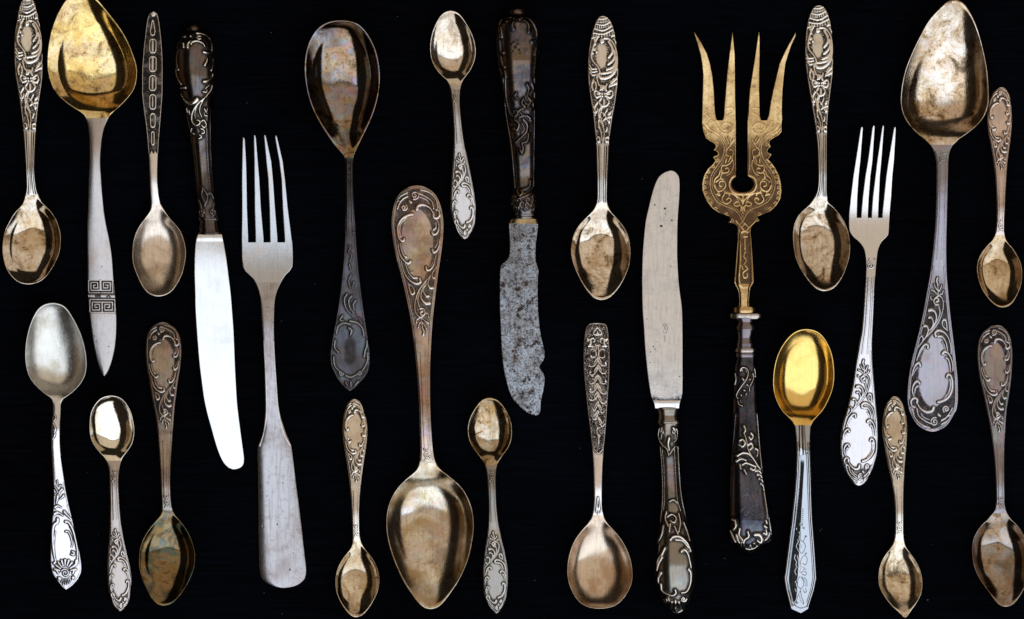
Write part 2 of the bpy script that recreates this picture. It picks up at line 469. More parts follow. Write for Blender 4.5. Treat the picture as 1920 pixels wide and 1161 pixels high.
# rococo cartouche (seen best on the large right-hand spoon): points read off a 3.68x enlargement with origin (1695,500)
ROC_SRC = [
 ([(228,78),(222,100),(232,125)],9,7,1), ([(205,122),(212,140),(228,165)],6,4,1), ([(258,128),(250,150),(236,172)],6,4,1),
 ([(186,160),(205,170),(228,192)],6,4,1), ([(268,165),(262,185),(240,196)],6,4,1), ([(230,130),(232,165),(236,200)],5,4,1.1), ([(182,205),(184,222),(200,232)],5,3,1),
 ([(222,242),(236,236),(232,218),(212,218),(203,238),(215,262),(236,262)],8,6,1.1),
 ([(214,214),(236,200),(262,220),(270,262),(262,315),(238,380),(196,440),(140,500),(95,560)],6,2.6,1.1),
 ([(238,275),(246,320),(226,380),(186,440),(150,480)],5,2.2,.8),
 ([(170,302),(188,298),(212,315),(222,350),(208,402),(190,432)],11,3,1.1),
 ([(170,352),(184,350),(198,372),(198,405),(176,440)],8,3,1), ([(138,410),(154,410),(166,432),(160,462),(140,500)],9,3,1),
 ([(118,480),(128,484),(130,508),(112,540)],7,2.5,1),
 ([(286,368),(272,366),(262,385),(270,414),(300,440)],8,3,1), ([(288,372),(294,400),(296,430)],7,3,.9),
 ([(218,478),(214,455),(240,440),(278,456),(308,496),(324,560),(326,602)],10,3,1.1),
 ([(236,482),(262,484),(288,520),(302,584)],8,3,.9), ([(262,520),(278,545),(290,590)],4,2.5,.8),
 ([(266,600),(280,586),(306,600),(328,640),(338,690),(338,720)],10,3,1.1),
 ([(290,630),(306,640),(318,680),(322,728)],7,2.5,.9),
 ([(296,762),(304,744),(326,756),(336,800),(332,856),(304,906),(262,930),(236,936)],8,9,1.1),
 ([(318,775),(322,820),(310,870),(276,912)],5,4,.8),
 ([(164,560),(164,540),(140,540),(112,576),(96,622),(88,648)],9,3,1.1), ([(136,560),(116,590),(104,622)],4,2,.8),
 ([(112,682),(104,664),(82,676),(64,716),(60,752)],10,3,1.1), ([(92,698),(76,722),(68,748)],4,2,.8),
 ([(108,806),(98,792),(76,800),(60,838),(62,876),(74,896)],9,3,1.1), ([(96,826),(80,840),(76,880)],6,2.5,.9),
 ([(90,938),(92,916),(68,908),(50,930),(56,962),(76,970)],9,6,1.1), ([(96,950),(120,984),(160,1004),(196,996),(206,972)],6,11,1.1),
 ([(90,978),(104,1030),(150,1066),(190,1086)],5,4,1), ([(62,980),(76,1040),(122,1090),(180,1112)],4,4,1), ([(120,1012),(140,1040),(180,1058)],3,3,.8),
 ([(240,1022),(252,1030)],9,7,1), ([(262,1062),(290,1046),(318,1012),(338,976)],7,4,1), ([(262,1090),(300,1068),(326,1040)],6,3,1),
 ([(310,1030),(330,1030)],5,3,1),
]
ROC_SRC += [(spiral(214, 1072, 30, 1.6, -1.2, -1), 5, 4, 1.1), (spiral(293, 984, 24, 1.4, 2.2, 1), 5, 4, 1.1)]

def fine_companions(R, strokes, f, k):
    """chased veins and bead rows that run beside the larger scrolls"""
    for pts, r0, r1, hh in strokes:
        if len(pts) < 4 or len(pts) > 12: continue
        P = [f(a, t) for a, t in pts]
        for side in (-1, 1):
            off = (max(r0, r1)*1.5 + 1.0)*k*side
            Q = []
            for i in range(len(P)):
                a = P[max(i-1, 0)]; b = P[min(i+1, len(P)-1)]
                L = math.hypot(b[0]-a[0], b[1]-a[1]) + 1e-6
                Q.append((P[i][0] - (b[1]-a[1])/L*off, P[i][1] + (b[0]-a[0])/L*off))
            if side > 0: R.stroke(Q, .55, .5, .75)
            else:
                for i in range(len(Q)-1):
                    n = max(1, int(math.hypot(Q[i+1][0]-Q[i][0], Q[i+1][1]-Q[i][1])/2.6))
                    for j in range(n): R.dot(Q[i][0]+(Q[i+1][0]-Q[i][0])*j/n, Q[i][1]+(Q[i+1][1]-Q[i][1])*j/n, .75, .8)

# shell, plume and flower (three matching spoons): 2.978x enlargement with origin (1040,0)
SH = [
 ([(242,104),(272,104),(300,94)],4,4,1), ([(230,132),(272,138),(314,118)],4,4,1.1), ([(220,158),(272,168),(324,140)],4,4,1.1),
 ([(214,182),(272,188),(330,162)],4,4,1.1), ([(206,212),(240,202)],4,4,1), ([(318,200),(340,192)],5,5,1), ([(330,215),(346,235)],5,5,1),
 ([(262,226),(263,227)],12,12,1.3),
 ([(240,204),(222,240),(206,290),(204,322),(216,346),(236,368),(248,392),(250,410)],5,5,1.1),
 ([(222,222),(226,246)],9,4,1),
 ([(276,212),(304,216),(332,250),(350,310),(346,370),(324,412),(290,434),(256,434),(240,418)],5,8,1.3),
 ([(300,232),(318,262),(320,292),(300,320)],7,6,1.1), ([(330,282),(334,312),(320,340),(298,358)],6,6,1.1),
 ([(342,320),(338,350),(320,376),(290,388)],6,6,1.1), ([(346,352),(334,384),(308,402),(262,410)],6,6,1.1),
 ([(222,274),(223,275)],7,7,1), ([(232,288),(233,289)],6,6,1), ([(212,296),(213,297)],5,5,1),
 ([(192,362),(206,384),(232,384)],4,4,1), ([(190,382),(208,402),(234,398)],4,4,1), ([(194,406),(214,420),(238,412)],4,4,1),
 ([(232,424),(236,446),(244,474)],4,4,1),
 ([(348,432),(330,452),(304,478)],6,3,1), ([(352,462),(334,470),(306,484)],7,3,1), ([(330,440),(310,462)],4,3,.8),
 ([(214,450),(206,474),(212,502)],7,4,1), ([(226,462),(230,486),(222,506)],6,3,1), ([(200,486),(214,504)],4,4,.8),
 ([(262,478),(276,482)],4,4,1), ([(244,470),(256,486),(254,502)],4,4,1),([(290,470),(284,490),(288,506)],4,4,1),
 ([(252,520),(226,506),(220,524),(232,544),(254,536)],5,5,1.1), ([(290,520),(314,506),(324,524),(310,546),(288,536)],5,5,1.1),
 ([(258,550),(246,572),(262,592),(288,590),(302,568),(288,548)],5,5,1.1), ([(264,500),(270,484),(282,500)],5,5,1),
 ([(236,524),(250,528)],4,3,.8), ([(306,524),(292,528)],4,3,.8), ([(274,560),(274,580)],6,6,.7),
 ([(262,522),(263,523)],5,5,1.3), ([(278,522),(279,523)],5,5,1.3), ([(264,536),(265,537)],5,5,1.3), ([(280,536),(281,537)],5,5,1.3),
 ([(258,596),(244,628),(248,666),(268,704),(276,744),(268,800)],4.5,3.5,1.2), ([(264,600),(254,640),(262,676),(274,708)],3.5,3,1),
 ([(250,640),(244,690),(258,740),(264,790)],4,3,1.1),
 ([(292,610),(280,640),(292,668),(304,690)],4,3,1), ([(276,640),(264,630)],6,3,1), ([(304,636),(316,624)],7,3,1), ([(300,656),(320,652)],7,3,1), ([(284,660),(272,672)],6,3,1), ([(304,680),(306,664)],6,4,1),
 ([(236,574),(222,600),(226,630)],6,3,1), ([(214,596),(220,612)],5,3,1), ([(238,612),(230,632)],6,3,1), ([(216,628),(226,644)],5,3,1),
 ([(236,766),(250,772),(248,792),(236,790)],5,5,1.2), ([(300,766),(284,772),(286,792),(300,790)],5,5,1.2), ([(242,708),(250,724)],5,3,.9), ([(292,716),(286,736)],5,3,.9),
]
for k in range(9):
    t = k/8.0
    for (xa, ya_, xb, yb_, cx_, cy_) in ((226,146,322,130,272,154), (216,196,336,180,276,206), (236,118,308,106,272,122)):
        x = (1-t)**2*xa + 2*t*(1-t)*cx_ + t*t*xb; y = (1-t)**2*ya_ + 2*t*(1-t)*cy_ + t*t*yb_
        SH.append(([(x, y-5), (x+1, y+5)], 3, 3, 1))

def to_frame(src, o, yend, d, L, ox, oy, sc_):
    out = []
    for pts, r0, r1, hh in src:
        q = []
        for (x, y) in pts:
            X = ox + x/sc_; Y = oy + y/sc_
            q.append((-(X - float(o.c(Y)))/float(o.w(Y))*d, (Y - yend)*d/L))
        out.append((q, r0/sc_, r1/sc_, hh))
    return out

def raw(R, src, ox, oy, sc_, H=1.5, rk=1.0):
    if H >= 1.9: H *= 1.4; rk *= 1.12
    for pts, r0, r1, hh in src:
        R.stroke([(ox+x/sc_, oy+y/sc_) for x, y in pts], max(r0/sc_*rk, 0.7), max(r1/sc_*rk, 0.55), hh*H)

def stem_lines(R, o, ya, yb, offs, r=0.9, H=0.9):
    for a in offs:
        ys = np.linspace(ya, yb, 30)
        R.stroke([(float(o.c(y)) + a*float(o.w(y)), y) for y in ys], r, r, H, smooth=False)

def edge_drop(U, W, r=1.8, d=1.8):
    dist = (1-np.abs(U))*W
    t = np.clip(1 - dist/r, 0, 1)
    return d*(1 - np.sqrt(np.maximum(1 - t*t, 0)))

# ------------------------------------------------------------------ spoons
def spoon(name, label, rows, up, yneck, mats, depth=24, tilt=0.105, arch=26, relief=None, crown=1.2, group=None,
          hstep=1.0, shift=0.0, lip=2.4, power=1.55, roll=0.0, linear=False, bowl_label=None, endz=7.0, facet=None, warp=1.0, round_tip=True):
    """up=True: the handle points to the top of the picture"""
    d = 1 if up else -1
    o = Outline(rows, linear).soften(yneck + d*8, d, round_tip=round_tip)
    yend = o.y0 if up else o.y1; ytip = o.y1 if up else o.y0
    yn = yneck
    yy = np.linspace(min(yn, ytip), max(yn, ytip), 200)
    wb = o.w(yy); Wb = float(wb.max()); ymax = float(yy[int(wb.argmax())])
    Lb = abs(ytip-yn); Lh = abs(yn-yend)
    depth = depth*0.80
    rim = depth + 8
    P = [(0, endz), (0.10*Lh, endz + arch*0.16), (0.45*Lh, endz + arch*0.78), (0.72*Lh, max(endz + arch, rim+4)), (0.90*Lh, rim + 9), (Lh + 0.02*Lb, rim+1.5),
         (Lh + 0.35*Lb, rim - 0.5), (Lh + 0.7*Lb, rim - 0.5 + tilt*Lb*0.40), (Lh + Lb, rim - 0.5 + tilt*Lb)]
    zc = natural([yend + d*a for a, b in P], [b for a, b in P])
    rl = 1 - lip/Wb
    dents = []
    for _ in range(7):
        lam = RNG.uniform(22, 80)*Wb/50; an = RNG.uniform(0, math.pi)
        dents.append((2*math.pi/lam*math.cos(an), 2*math.pi/lam*math.sin(an), RNG.uniform(0, 6), 0.0024*lam*warp))
    def dep(X, Y, U, W):
        s = (Y-yn)*d
        e2 = np.clip((W/Wb)**2, 0, 1)
        # towards the neck the bowl is shallower than its outline alone would make it
        side = sstep(-4, Lb*0.27, s)
        e2 = np.where((Y-ymax)*d < 0, e2**0.72, e2)
        asym = 1 + 0.30*(0.42 - s/Lb)
        q = 1 - e2*(1-U*U)
        rho = np.sqrt(np.clip(q, 0, 1))
        g = np.clip(1 - (rho/rl)**(2*power), 0, 1) - 0.9/depth*np.sin(np.clip((rho - rl)/(1 - rl), 0, 1)*math.pi)
        dent = 0.0
        for (ax, ay, ph, am) in dents: dent = dent + am*np.sin(X*ax + Y*ay + ph)
        return depth * asym * g * (0.35*side + 0.65*side**0.5) + (dent + roll*U*W)*np.clip(g*2.0, 0, 1)*side
    def top(X, Y, U, W):
        s = (Y-yn)*d
        hm = 1 - sstep(-6, 14, s)
        z = zc(Y) - dep(X, Y, U, W) - edge_drop(U, W, 2.0, 1.7) - crown*hm*U*U
        if facet: z = z + facet(X, Y, U, W)
        return z
    def rim_darkening(X, Y, U, W):  # dark edge reflections of the bowl put into colour, as brown tarnish
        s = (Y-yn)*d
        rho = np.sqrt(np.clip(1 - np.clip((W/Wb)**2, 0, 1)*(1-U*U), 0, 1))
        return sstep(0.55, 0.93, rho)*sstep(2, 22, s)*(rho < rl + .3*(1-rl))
    def bot(X, Y, U, W):
        s = (Y-yn)*d
        hm = 1 - sstep(-6, 14, s)
        t = np.minimum(W*0.5, 6*hm + 4.0*(1-hm))*np.sqrt(np.clip(1 - 0.8*U**4, 0, 1))
        return zc(Y) - dep(X, Y, U*0.97, W) - edge_drop(U, W, 2.0, 1.7) - np.maximum(t, 0.5)
    e = thing(name, label, "spoon", float(o.c(yend)), yend, group)
    hm, bm = mats if isinstance(mats, tuple) else (mats, mats)
    R = relief(o) if relief else None
    a, b = (yend, yn) if up else (yn, yend)
    add_mesh("handle", grid_mesh(o, a, b, top, bot, step=hstep, relief=R, cap=(up, not up)), hm, e)
    a, b = (yn, ytip) if up else (ytip, yn)
    add_mesh("bowl", grid_mesh(o, a, b, top, bot, step=1.6, ncol=56, nb=15, cap=(not up, up), edge_dark=rim_darkening), bm, e, bowl_label, 'rim')
    return e

def rococo(yend, d, L, Lstem, k=1.0, ground=0.5, cav=1.0, H=1.6, neck=None, off=None, wear=.8):
    def f(o):
        R = Relief(min(o.c(yend)-60, o.c(yend)-60), min(yend, yend+d*Lstem), o.c(yend)+60, max(yend, yend+d*Lstem))
        emit(R, ROC, frame(o, yend, d, L), k*1.12, H)
        fine_companions(R, ROC, frame(o, yend, d, L), k)
        X, Y = np.meshgrid(R.gx, R.gy); t = (Y - yend)*d/L
        av = np.abs(X - o.c(R.gy)[:, None])/o.w(R.gy)[:, None]; a = -d*(X - o.c(R.gy)[:, None])/o.w(R.gy)[:, None]
        inside = ((a - 0.02)/0.62)**2 + ((t - 0.375)/0.225)**2 < 1
        R.zone = ((av < 1 - 3.2*k/o.w(R.gy)[:, None]) & (t > 0.015) & (t < 0.98) & ~inside).astype(float)*(1 - 0.75*sstep(0.75, 0.98, t))
        N = RNG.random(R.h.shape); kk = np.array([.25, .5, .25])
        for ax in (0, 1): N = np.apply_along_axis(lambda r: np.convolve(r, kk, 'same'), ax, N)
        N = (N - N.mean())/N.std()
        R.h = np.where((R.zone > .5) & (R.h < .2), np.clip(.12 + .12*N, 0, .5), R.h)
        of = off or 4.0*k
        endborder(R, o, yend, d, L*1.0, of, 1.0*max(k, .8), 1.0)
        a, b = yend + d*L*0.97, yend + d*(Lstem-4)
        border(R, o, min(a, b), max(a, b), max(of*0.8, 2.2), 0.9, 0.9)
        a, b = yend + d*L*1.04, yend + d*(Lstem-26)
        stem_lines(R, o, min(a, b), max(a, b), (-0.3, 0.3), 0.8, 0.7)
        yq = yend + d*(Lstem-16)                     # small rosette above the bowl
        wq = float(o.w(yq)); cq = float(o.c(yq))
        R.stroke(spiral(cq, yq, wq*0.5, 1.3, 0.5), 1.0, 0.8, 1.1); R.stroke([(cq-wq*.4, yq-d*10), (cq, yq-d*6), (cq+wq*.3, yq-d*12)], 1.3, 0.8, 1.1)
        R.stroke([(cq+wq*.4, yq+d*8), (cq, yq+d*6), (cq-wq*.3, yq+d*11)], 1.3, 0.8, 1.0)
        return R.finish(ground, cav, wear)
    return f

def shell(yend, L, yneck):
    def f(o):
        R = Relief(float(o.c(yend+100))-45, yend, float(o.c(yend+100))+45, yneck)
        emit(R, SHF, frame(o, yend, 1, L), 1.25, 1.5)
        cx, cy = frame(o, yend, 1, L)(*SHC)
        endborder(R, o, yend, 1, L, 1.6, 1.0, 0.9)
        stipple(R, o, yend+6, yend+L*0.99, 0.6, 0.9, 0.45, lambda X, Y: ((X-cx)/10)**2 + ((Y-cy)/24)**2 < 1)
        stem_lines(R, o, yend+L*1.02, yneck-2, (-0.78, -0.42, 0.42, 0.78), 1.1, 1.3)
        R.finish(0.65, 1.0)
        return R
    return f

# measured outlines (photograph pixels) ------------------------------------------------
A = [(-6,50,52),(-4,44,57.5),(0,39.6,61.5),(15,34,67),(34,31,71.5),(67,26.5,78),(101,26,80.6),(134,28,80.6),(168,33.6,77),(201,38.6,72),(235,42.6,69),(252,44.3,68),(285,47,66.5),(322,49.5,66),(350,50,68.5),(366,47,73),(380,43,80),(390,37,90),(397,28.5,97),(414,18.5,107),(430,10,112.5),(447,6,115),(467,4.7,114),(487,7.4,107.5),(508,15,96),(521,26.5,84.5),(528,35,75),(532,44,63.5),(533.7,53,54)]
B = [(-12,150,156),(-10,143,164),(0,129,183),(17,116,198),(34,107,212),(67,96,235),(101,90.7,250),(130,90.5,258),(150,94.5,257),(168,101,252.5),(185,116,240),(201,136,225),(210,150,215),(217,158,208),(228,164,202),(242,167.5,196.5),(269,169.6,192),(302,169.6,190),(336,168,191.5),(390,166,195.5),(413.6,164.7,198.5),(447,164,205),(481,164,210),(524.5,164.2,212.8),(554.6,164.6,215),(588,167,217.4),(615,169.6,217.6),(648.6,174.6,215),(665,178,212),(682,182,207.5),(696,187,202),(703,190.5,197.5),(705.5,193,195)]
C = [(21,284,289),(22.5,281,291.5),(25,279,294),(34,275.6,296.5),(67,271,301),(101,268,304),(134,266,305),(168,266,305),(201.5,269,303),(235,273.7,300.5),(269,277,298),(302,280,296.4),(336,281.4,296),(363,282.5,298),(380,283.5,301),(388,283,305),(397,280,310.6),(414,268.6,322),(430,257.5,337.6),(447,251,344.5),(467,248.3,349),(480,248,349.4),(497,250,346.5),(514,256.6,342.6),(528.8,263,335),(538.1,268.8,329),(547.5,277,320),(552.2,284,312.7),(554.5,289.7,305.9),(556,297,298)]
F = [(568,99,103),(571.4,85.6,116),(581.5,72,128),(598,62,139),(615,55.4,148),(632,51,154.5),(649,48.5,159),(665,47.5,162),(679,48,163),(699,52,161.5),(716,60.4,154.5),(726,70,146.5),(736,81,136.5),(743,90.7,127),(749,97,119),(758,99.5,115.5),(770,100,115),(797,97.7,113.5),(827,97,113.5),(854,97.7,115),(888,99.5,119.6),(921.6,100.5,125),(945,100,129.7),(972,97.5,135.7),(1006,95,143),(1039,93.3,149.5),(1060,93.6,152.4),(1073,96,151.8),(1083,100.5,147.5),(1085.9,103,146.4),(1094.5,108.6,139.4),(1098.8,111.8,135.4),(1103,115.6,130),(1106.3,122,123)]
G = [(741.5,207,213),(743,199,219),(749,188,229),(759,178.5,238.5),(770,171.5,245),(787,168,250),(807,167.5,252.6),(827,171,250),(837,177,246),(847.5,185,238.5),(857.6,194,231),(867.7,200.4,227),(880,204.2,224.6),(905,206,223.2),(938,206.6,224.5),(972,206.3,227),(1006,205.3,231.7),(1039,202.2,238.5),(1066,201,244.5),(1090,201.4,246.8),(1107,203,244),(1123.8,206.9,242.2),(1130.7,209.3,239.8),(1137.6,212.4,236),(1141,214.8,233.2),(1144.4,218.4,229.6),(1147,223.8,224.4)]
H_ = [(604,302,306),(605.5,294,313),(608.3,289,318),(615,281.4,327.5),(628.5,274.7,335.5),(642,272.7,339),(659,272.3,339.8),(682,274,338.6),(716,279.7,333.6),(749,285.4,329.5),(770,289.8,327.4),(803.7,295.2,325),(837,298,323),(871,300.4,321),(905,302,320.4),(938,303.4,321.5),(955,303.6,324),(965,301,329),(979,290,340.4),(999,274.5,354),(1016,266,361),(1039,260.6,366.7),(1062.8,260.8,365.4),(1076,264,361),(1091.6,269.8,354.2),(1110.8,279.5,342),(1118.2,283.2,335.6),(1125.3,289.2,328.4),(1130,295.3,321.4),(1132.4,299.6,316.6),(1134.5,307.4,308.4)]
I = [(39.5,636,645),(41,627,654),(43.6,617,664),(54,598.6,679.5),(67,587,691),(84,578.5,701),(101,574,707),(117.5,571.8,710.6),(134,571.6,712.8),(151,572.8,713),(168,575.4,711.6),(185,579.5,708.8),(201.5,585,704.4),(218,592.6,698.8),(235,602,691.6),(252,612.5,683),(269,624,674.8),(282,635,668.6),(292,643,665),(302,647.3,663.6),(312,648.2,663),(336,648.2,663),(390,648.4,665),(413.6,647,666.6),(447,646,668.8),(481,643.8,671),(514,641,674),(548,637,678),(581.5,632,682.2),(615,626,687.3),(649,619.7,692),(665,617.8,693.8),(682,618.5,693.2),(699.4,625.5,689),(708.8,629.9,683),(718,636.3,675),(722.8,640,670.6),(727.5,644.4,666),(731.6,649.8,660.6),(733.4,655,656)]
J = [(748.7,661,667),(750,657,670.5),(752.7,653.7,674.5),(759.5,649.8,679),(770,646.3,682.4),(787,642.8,687),(804,641.8,689),(820.5,642.6,688.8),(837,644.8,687),(871,650.5,682),(905,655.2,677.8),(938,658.2,675.2),(972,660,674.4),(1006,660.8,675.4),(1016,660.5,677.5),(1024,658.6,681.5),(1033,654,687.6),(1046,643,698),(1059.6,635,706),(1073,630,710.5),(1090,628.2,712),(1107,629.6,709.5),(1118.6,633.2,704.8),(1127.2,637.5,700),(1135.8,642.9,694.4),(1144.5,649.6,687.4),(1148.8,653.5,683.2),(1153,658.8,677),(1156.5,667.4,668.4)]
K = [(347.5,777,786),(349,769,794),(352.6,761.5,801.8),(362.6,748,815),(376,740,823),(390,736,828),(403,734,830.5),(420,733,832),(447,735.6,831),(481,741.7,827),(514,750.4,822),(548,758.8,817.8),(581.5,766,814),(615,772,811),(649,776.4,809),(682,780,807.6),(716,783,807.2),(770,786,808),(803.7,787,809.5),(837,788,812),(858,787.4,815),(872,784.6,820.5),(880,781,827),(888,774,836),(898,761.7,849),(911.5,748,864),(931.7,734.7,877),(952,727.5,884.6),(972,724.6,888),(989,724.6,888.6),(1012.5,728,885.6),(1039,735.3,880.5),(1066,746,871),(1092,758.6,858),(1105.6,767.6,848.6),(1126.5,783.6,831.6),(1131.7,789.4,825.8),(1136.9,798.6,816.8),(1140,807.6,808.6)]
L_ = [(20.8,842,849),(22,837,854),(25,832,858),(34,823.7,866.5),(50,814.6,878),(67,808.5,886.8),(84,805.9,891.5),(97,805.9,892.8),(114,809,890.2),(127.6,815.2,884.8),(141,826.5,875.7),(151,837,868.5),(161,842.3,865),(174.6,845,863.3),(201.5,848,863.2),(235,850.3,866.4),(269,850.7,871.2),(302,848.9,878),(336,846.5,884.6),(369,845,890.4),(390,844.8,892.4),(397,846,892),(416.9,849.6,890.8),(423.8,852.2,889.1),(430.7,855,886.5),(437.6,858.3,882.7),(442.7,861.7,879.6),(446.2,865.2,876.6),(448.3,870.6,871.2)]
N_ = [(745.7,915,921),(747.5,908,927),(752.7,902,934.5),(770,888,949),(787,879.4,957.6),(804,876.2,960.4),(820.5,877.7,960),(837,884.5,955),(854,897,943),(868,906.5,934.4),(878,910.5,931.4),(905,913.8,930.2),(938,915.6,931),(972,915.4,934),(1006,912.3,940),(1039,907.3,947.6),(1073,904.8,952.6),(1093,905.7,952.4),(1113.5,907.2,950.6),(1121.9,909.3,949.4),(1128.8,911.9,947),(1135.7,915.3,944.3),(1142.6,919.8,940.5),(1146,922.6,938),(1149.4,926,935.3),(1151.5,930.2,930.8)]
O_ = [(29,1127,1134),(30.5,1123.5,1138.5),(34,1120.5,1142),(43.6,1115.5,1147.8),(60,1110.3,1152.6),(80.6,1106,1156.2),(101,1103.3,1158.6),(127,1102,1160),(151,1102.8,1158.8),(185,1107,1155),(218,1112,1149.2),(252,1115.5,1144.2),(269,1117,1142.4),(302,1118,1140.8),(336,1119,1139),(369,1119.3,1138.4),(380,1117.8,1139),(393.5,1112,1144),(403.5,1103.5,1151),(417,1090,1164),(430,1079.6,1173),(447,1072.8,1179.4),(471,1070,1182.2),(491.7,1073.4,1181.2),(511,1080.8,1175.2),(530.4,1090.5,1166),(549.8,1105,1150.5),(556.7,1112,1142.5),(560.3,1117.4,1135.6),(562.5,1126.6,1127.6)]
P_ = [(605.7,1111,1128),(606.5,1107,1132),(608,1103.8,1135.7),(615,1098.8,1139.6),(632,1095.6,1141.6),(649,1094.4,1142.8),(672,1093.7,1143.4),(699,1094.7,1142.8),(732.6,1098,1140.8),(770,1101.8,1138.2),(803.7,1106,1136),(837,1109.7,1132.8),(871,1112,1130.2),(905,1113,1129),(931.7,1113.4,1128.6),(952,1112.4,1129),(969,1109,1133),(982,1101,1140),(996,1089,1153),(1012.5,1077,1166),(1033,1068.6,1177.3),(1056,1063.7,1184),(1076.5,1063,1186.2),(1093,1066,1184.2),(1110,1073,1176.5),(1124,1083,1165),(1134,1096,1151),(1139,1112,1137),(1140.2,1120,1129)]
S_ = [(9,1533,1540),(10.5,1529,1544),(15,1524.5,1548),(27,1518.5,1554),(40,1514.8,1557.6),(67,1511,1561.5),(101,1509.5,1563),(134,1512,1562),(168,1517,1558),(201.5,1522.6,1554),(235,1528,1551.5),(252,1530,1551),(285,1532.7,1550.5),(336,1533.7,1550),(356,1532,1550.2),(370,1526.5,1551.5),(380,1520,1554),(390,1511,1564.5),(400,1499,1572.5),(410,1492.4,1580),(422.4,1488,1586),(437.4,1486,1591),(455,1486.5,1593.6),(470,1488,1594),(485,1491.2,1591.8),(500,1497.4,1587),(515.6,1507.2,1581),(526,1514.3,1574.4),(536.5,1524.7,1565),(541.7,1532.6,1558.4),(545.8,1543,1544)]
T_ = [(617,1506,1515),(619,1497,1524),(622,1491.5,1530),(632,1478,1542.5),(649,1464.6,1553.8),(665,1457,1559.8),(682,1452,1562.8),(699,1449.5,1563.9),(716,1448.4,1563.6),(732.6,1449.7,1560.3),(749,1454,1553.8),(770,1464,1543),(780,1475,1533),(790,1484.5,1524.4),(800,1490,1519.4),(820.5,1492,1518),(851,1492.6,1518.6),(888,1491.4,1520.5),(921.6,1489.2,1521.6),(972,1484,1523.6),(1006,1480,1526.4),(1039,1476,1529),(1073,1472,1531.4),(1085,1470,1532),(1107,1473.6,1527.8),(1124,1478,1522.6),(1140,1482,1517.6),(1143,1484.5,1516),(1150.4,1500.5,1504)]
V_ = [(743.5,1675,1681),(745,1671.5,1685.5),(747.7,1669,1688.5),(756,1663.5,1693.6),(770,1658.6,1698),(790,1655.6,1701.2),(807,1655,1701.8),(830.6,1658,1700.7),(871,1665,1697),(905,1671.7,1695),(938,1676.6,1694.2),(972,1678,1694.2),(1006,1677.4,1694.8),(1020,1674,1697.2),(1030,1667,1702),(1039,1660.6,1708.5),(1056,1651,1720),(1073,1647,1727.2),(1090,1646.3,1730),(1107,1650.3,1729),(1120,1658.9,1725),(1131.7,1666.7,1717.6),(1139.5,1674.6,1711.6),(1145.4,1681.6,1706.6),(1149.3,1687.8,1702),(1152.4,1693.2,1699),(1155.2,1695.8,1697.9),(1157.5,1696.8,1697.4)]
W_ = [(2,1783,1790),(3.5,1778,1796),(8,1772,1801.5),(20,1757.8,1812.5),(40,1739,1824.5),(67,1724,1834.5),(101,1708,1843.5),(134,1695.7,1849.7),(168,1689,1852.4),(188,1687.4,1852.8),(208,1690,1849),(228,1699,1838),(248.5,1716,1815.5),(262,1732.5,1797),(275,1744.5,1784.5),(289,1751,1779),(309,1754.3,1777),(336,1754.3,1776.2),(390,1753.5,1775),(413.6,1752.6,1774.7),(447,1750,1774),(481,1746.7,1774),(514,1742.7,1775.2),(548,1736.8,1778),(581.5,1731,1781.3),(615,1724,1785.3),(649,1715.8,1789.8),(682,1708,1793.8),(716,1703,1797),(745,1701.4,1797.6),(770,1705,1794.6),(775.4,1707.4,1791),(785.8,1712.5,1785.6),(796.3,1719.8,1778.4),(801.5,1726,1773),(806.7,1735,1763.5),(810,1749,1751)]
X_ = [(163,1876,1882),(164.5,1872.5,1886),(168,1867.3,1889.7),(181,1858,1895.5),(201.5,1852.5,1898),(225,1851,1898.6),(248.5,1853,1897),(269,1857,1894.4),(302,1862,1889.6),(336,1866,1887.2),(380,1868,1884.8),(413.6,1868,1883.4),(436,1866,1883.8),(450,1860,1887.5),(459,1852,1893.5),(467,1845,1900.5),(481,1836,1909),(494,1831.7,1915),(507.6,1831,1917),(524,1834,1916.4),(538.9,1838.5,1913.6),(547.7,1843.4,1909.6),(556.5,1849.6,1904.8),(565.4,1858,1898.4),(569.8,1863.3,1894),(574.3,1870.4,1888),(576.5,1878,1879)]
Y_ = [(609.8,1868,1876),(611.5,1859,1881),(615,1853.5,1885),(625,1841.8,1893),(642,1835,1898),(665,1833,1899.6),(699,1835.7,1898),(732.6,1842.4,1893.8),(770,1850.4,1887.8),(803.7,1856.7,1885.6),(837,1861,1883.8),(871,1864.4,1883.2),(905,1866,1883),(938,1866.8,1883.6),(955,1864.4,1886),(972,1852,1895),(989,1835.8,1911),(1006,1825.9,1921),(1026,1821.6,1928.6),(1049.6,1823,1932.4),(1073,1829,1930.4),(1088,1837,1926),(1100,1845.6,1921),(1111,1853.3,1915),(1121.7,1861.7,1907),(1129.5,1869,1899.4),(1134.7,1876.3,1892),(1136.8,1881.6,1882.6)]

oW = Outline(W_); ROC = to_frame(ROC_SRC, oW, 810, -1, 310, 1695, 500, 3.682)
oO = Outline(O_); SHF = to_frame(SH, oO, 29, 1, 240, 1040, 0, 2.978)
_sc = (1040+262/2.978, 310/2.978); SHC = (-(_sc[0]-float(oO.c(_sc[1])))/float(oO.w(_sc[1])), (_sc[1]-29)/240)

SIL = (0.84, 0.81, 0.77)
WARM = (0.80, 0.69, 0.55)

def small(yend, d, L, Ls, k, gr=0.6): return rococo(yend, d, L, Ls, k*1.05, gr, 1.2, 1.5, off=3.4)

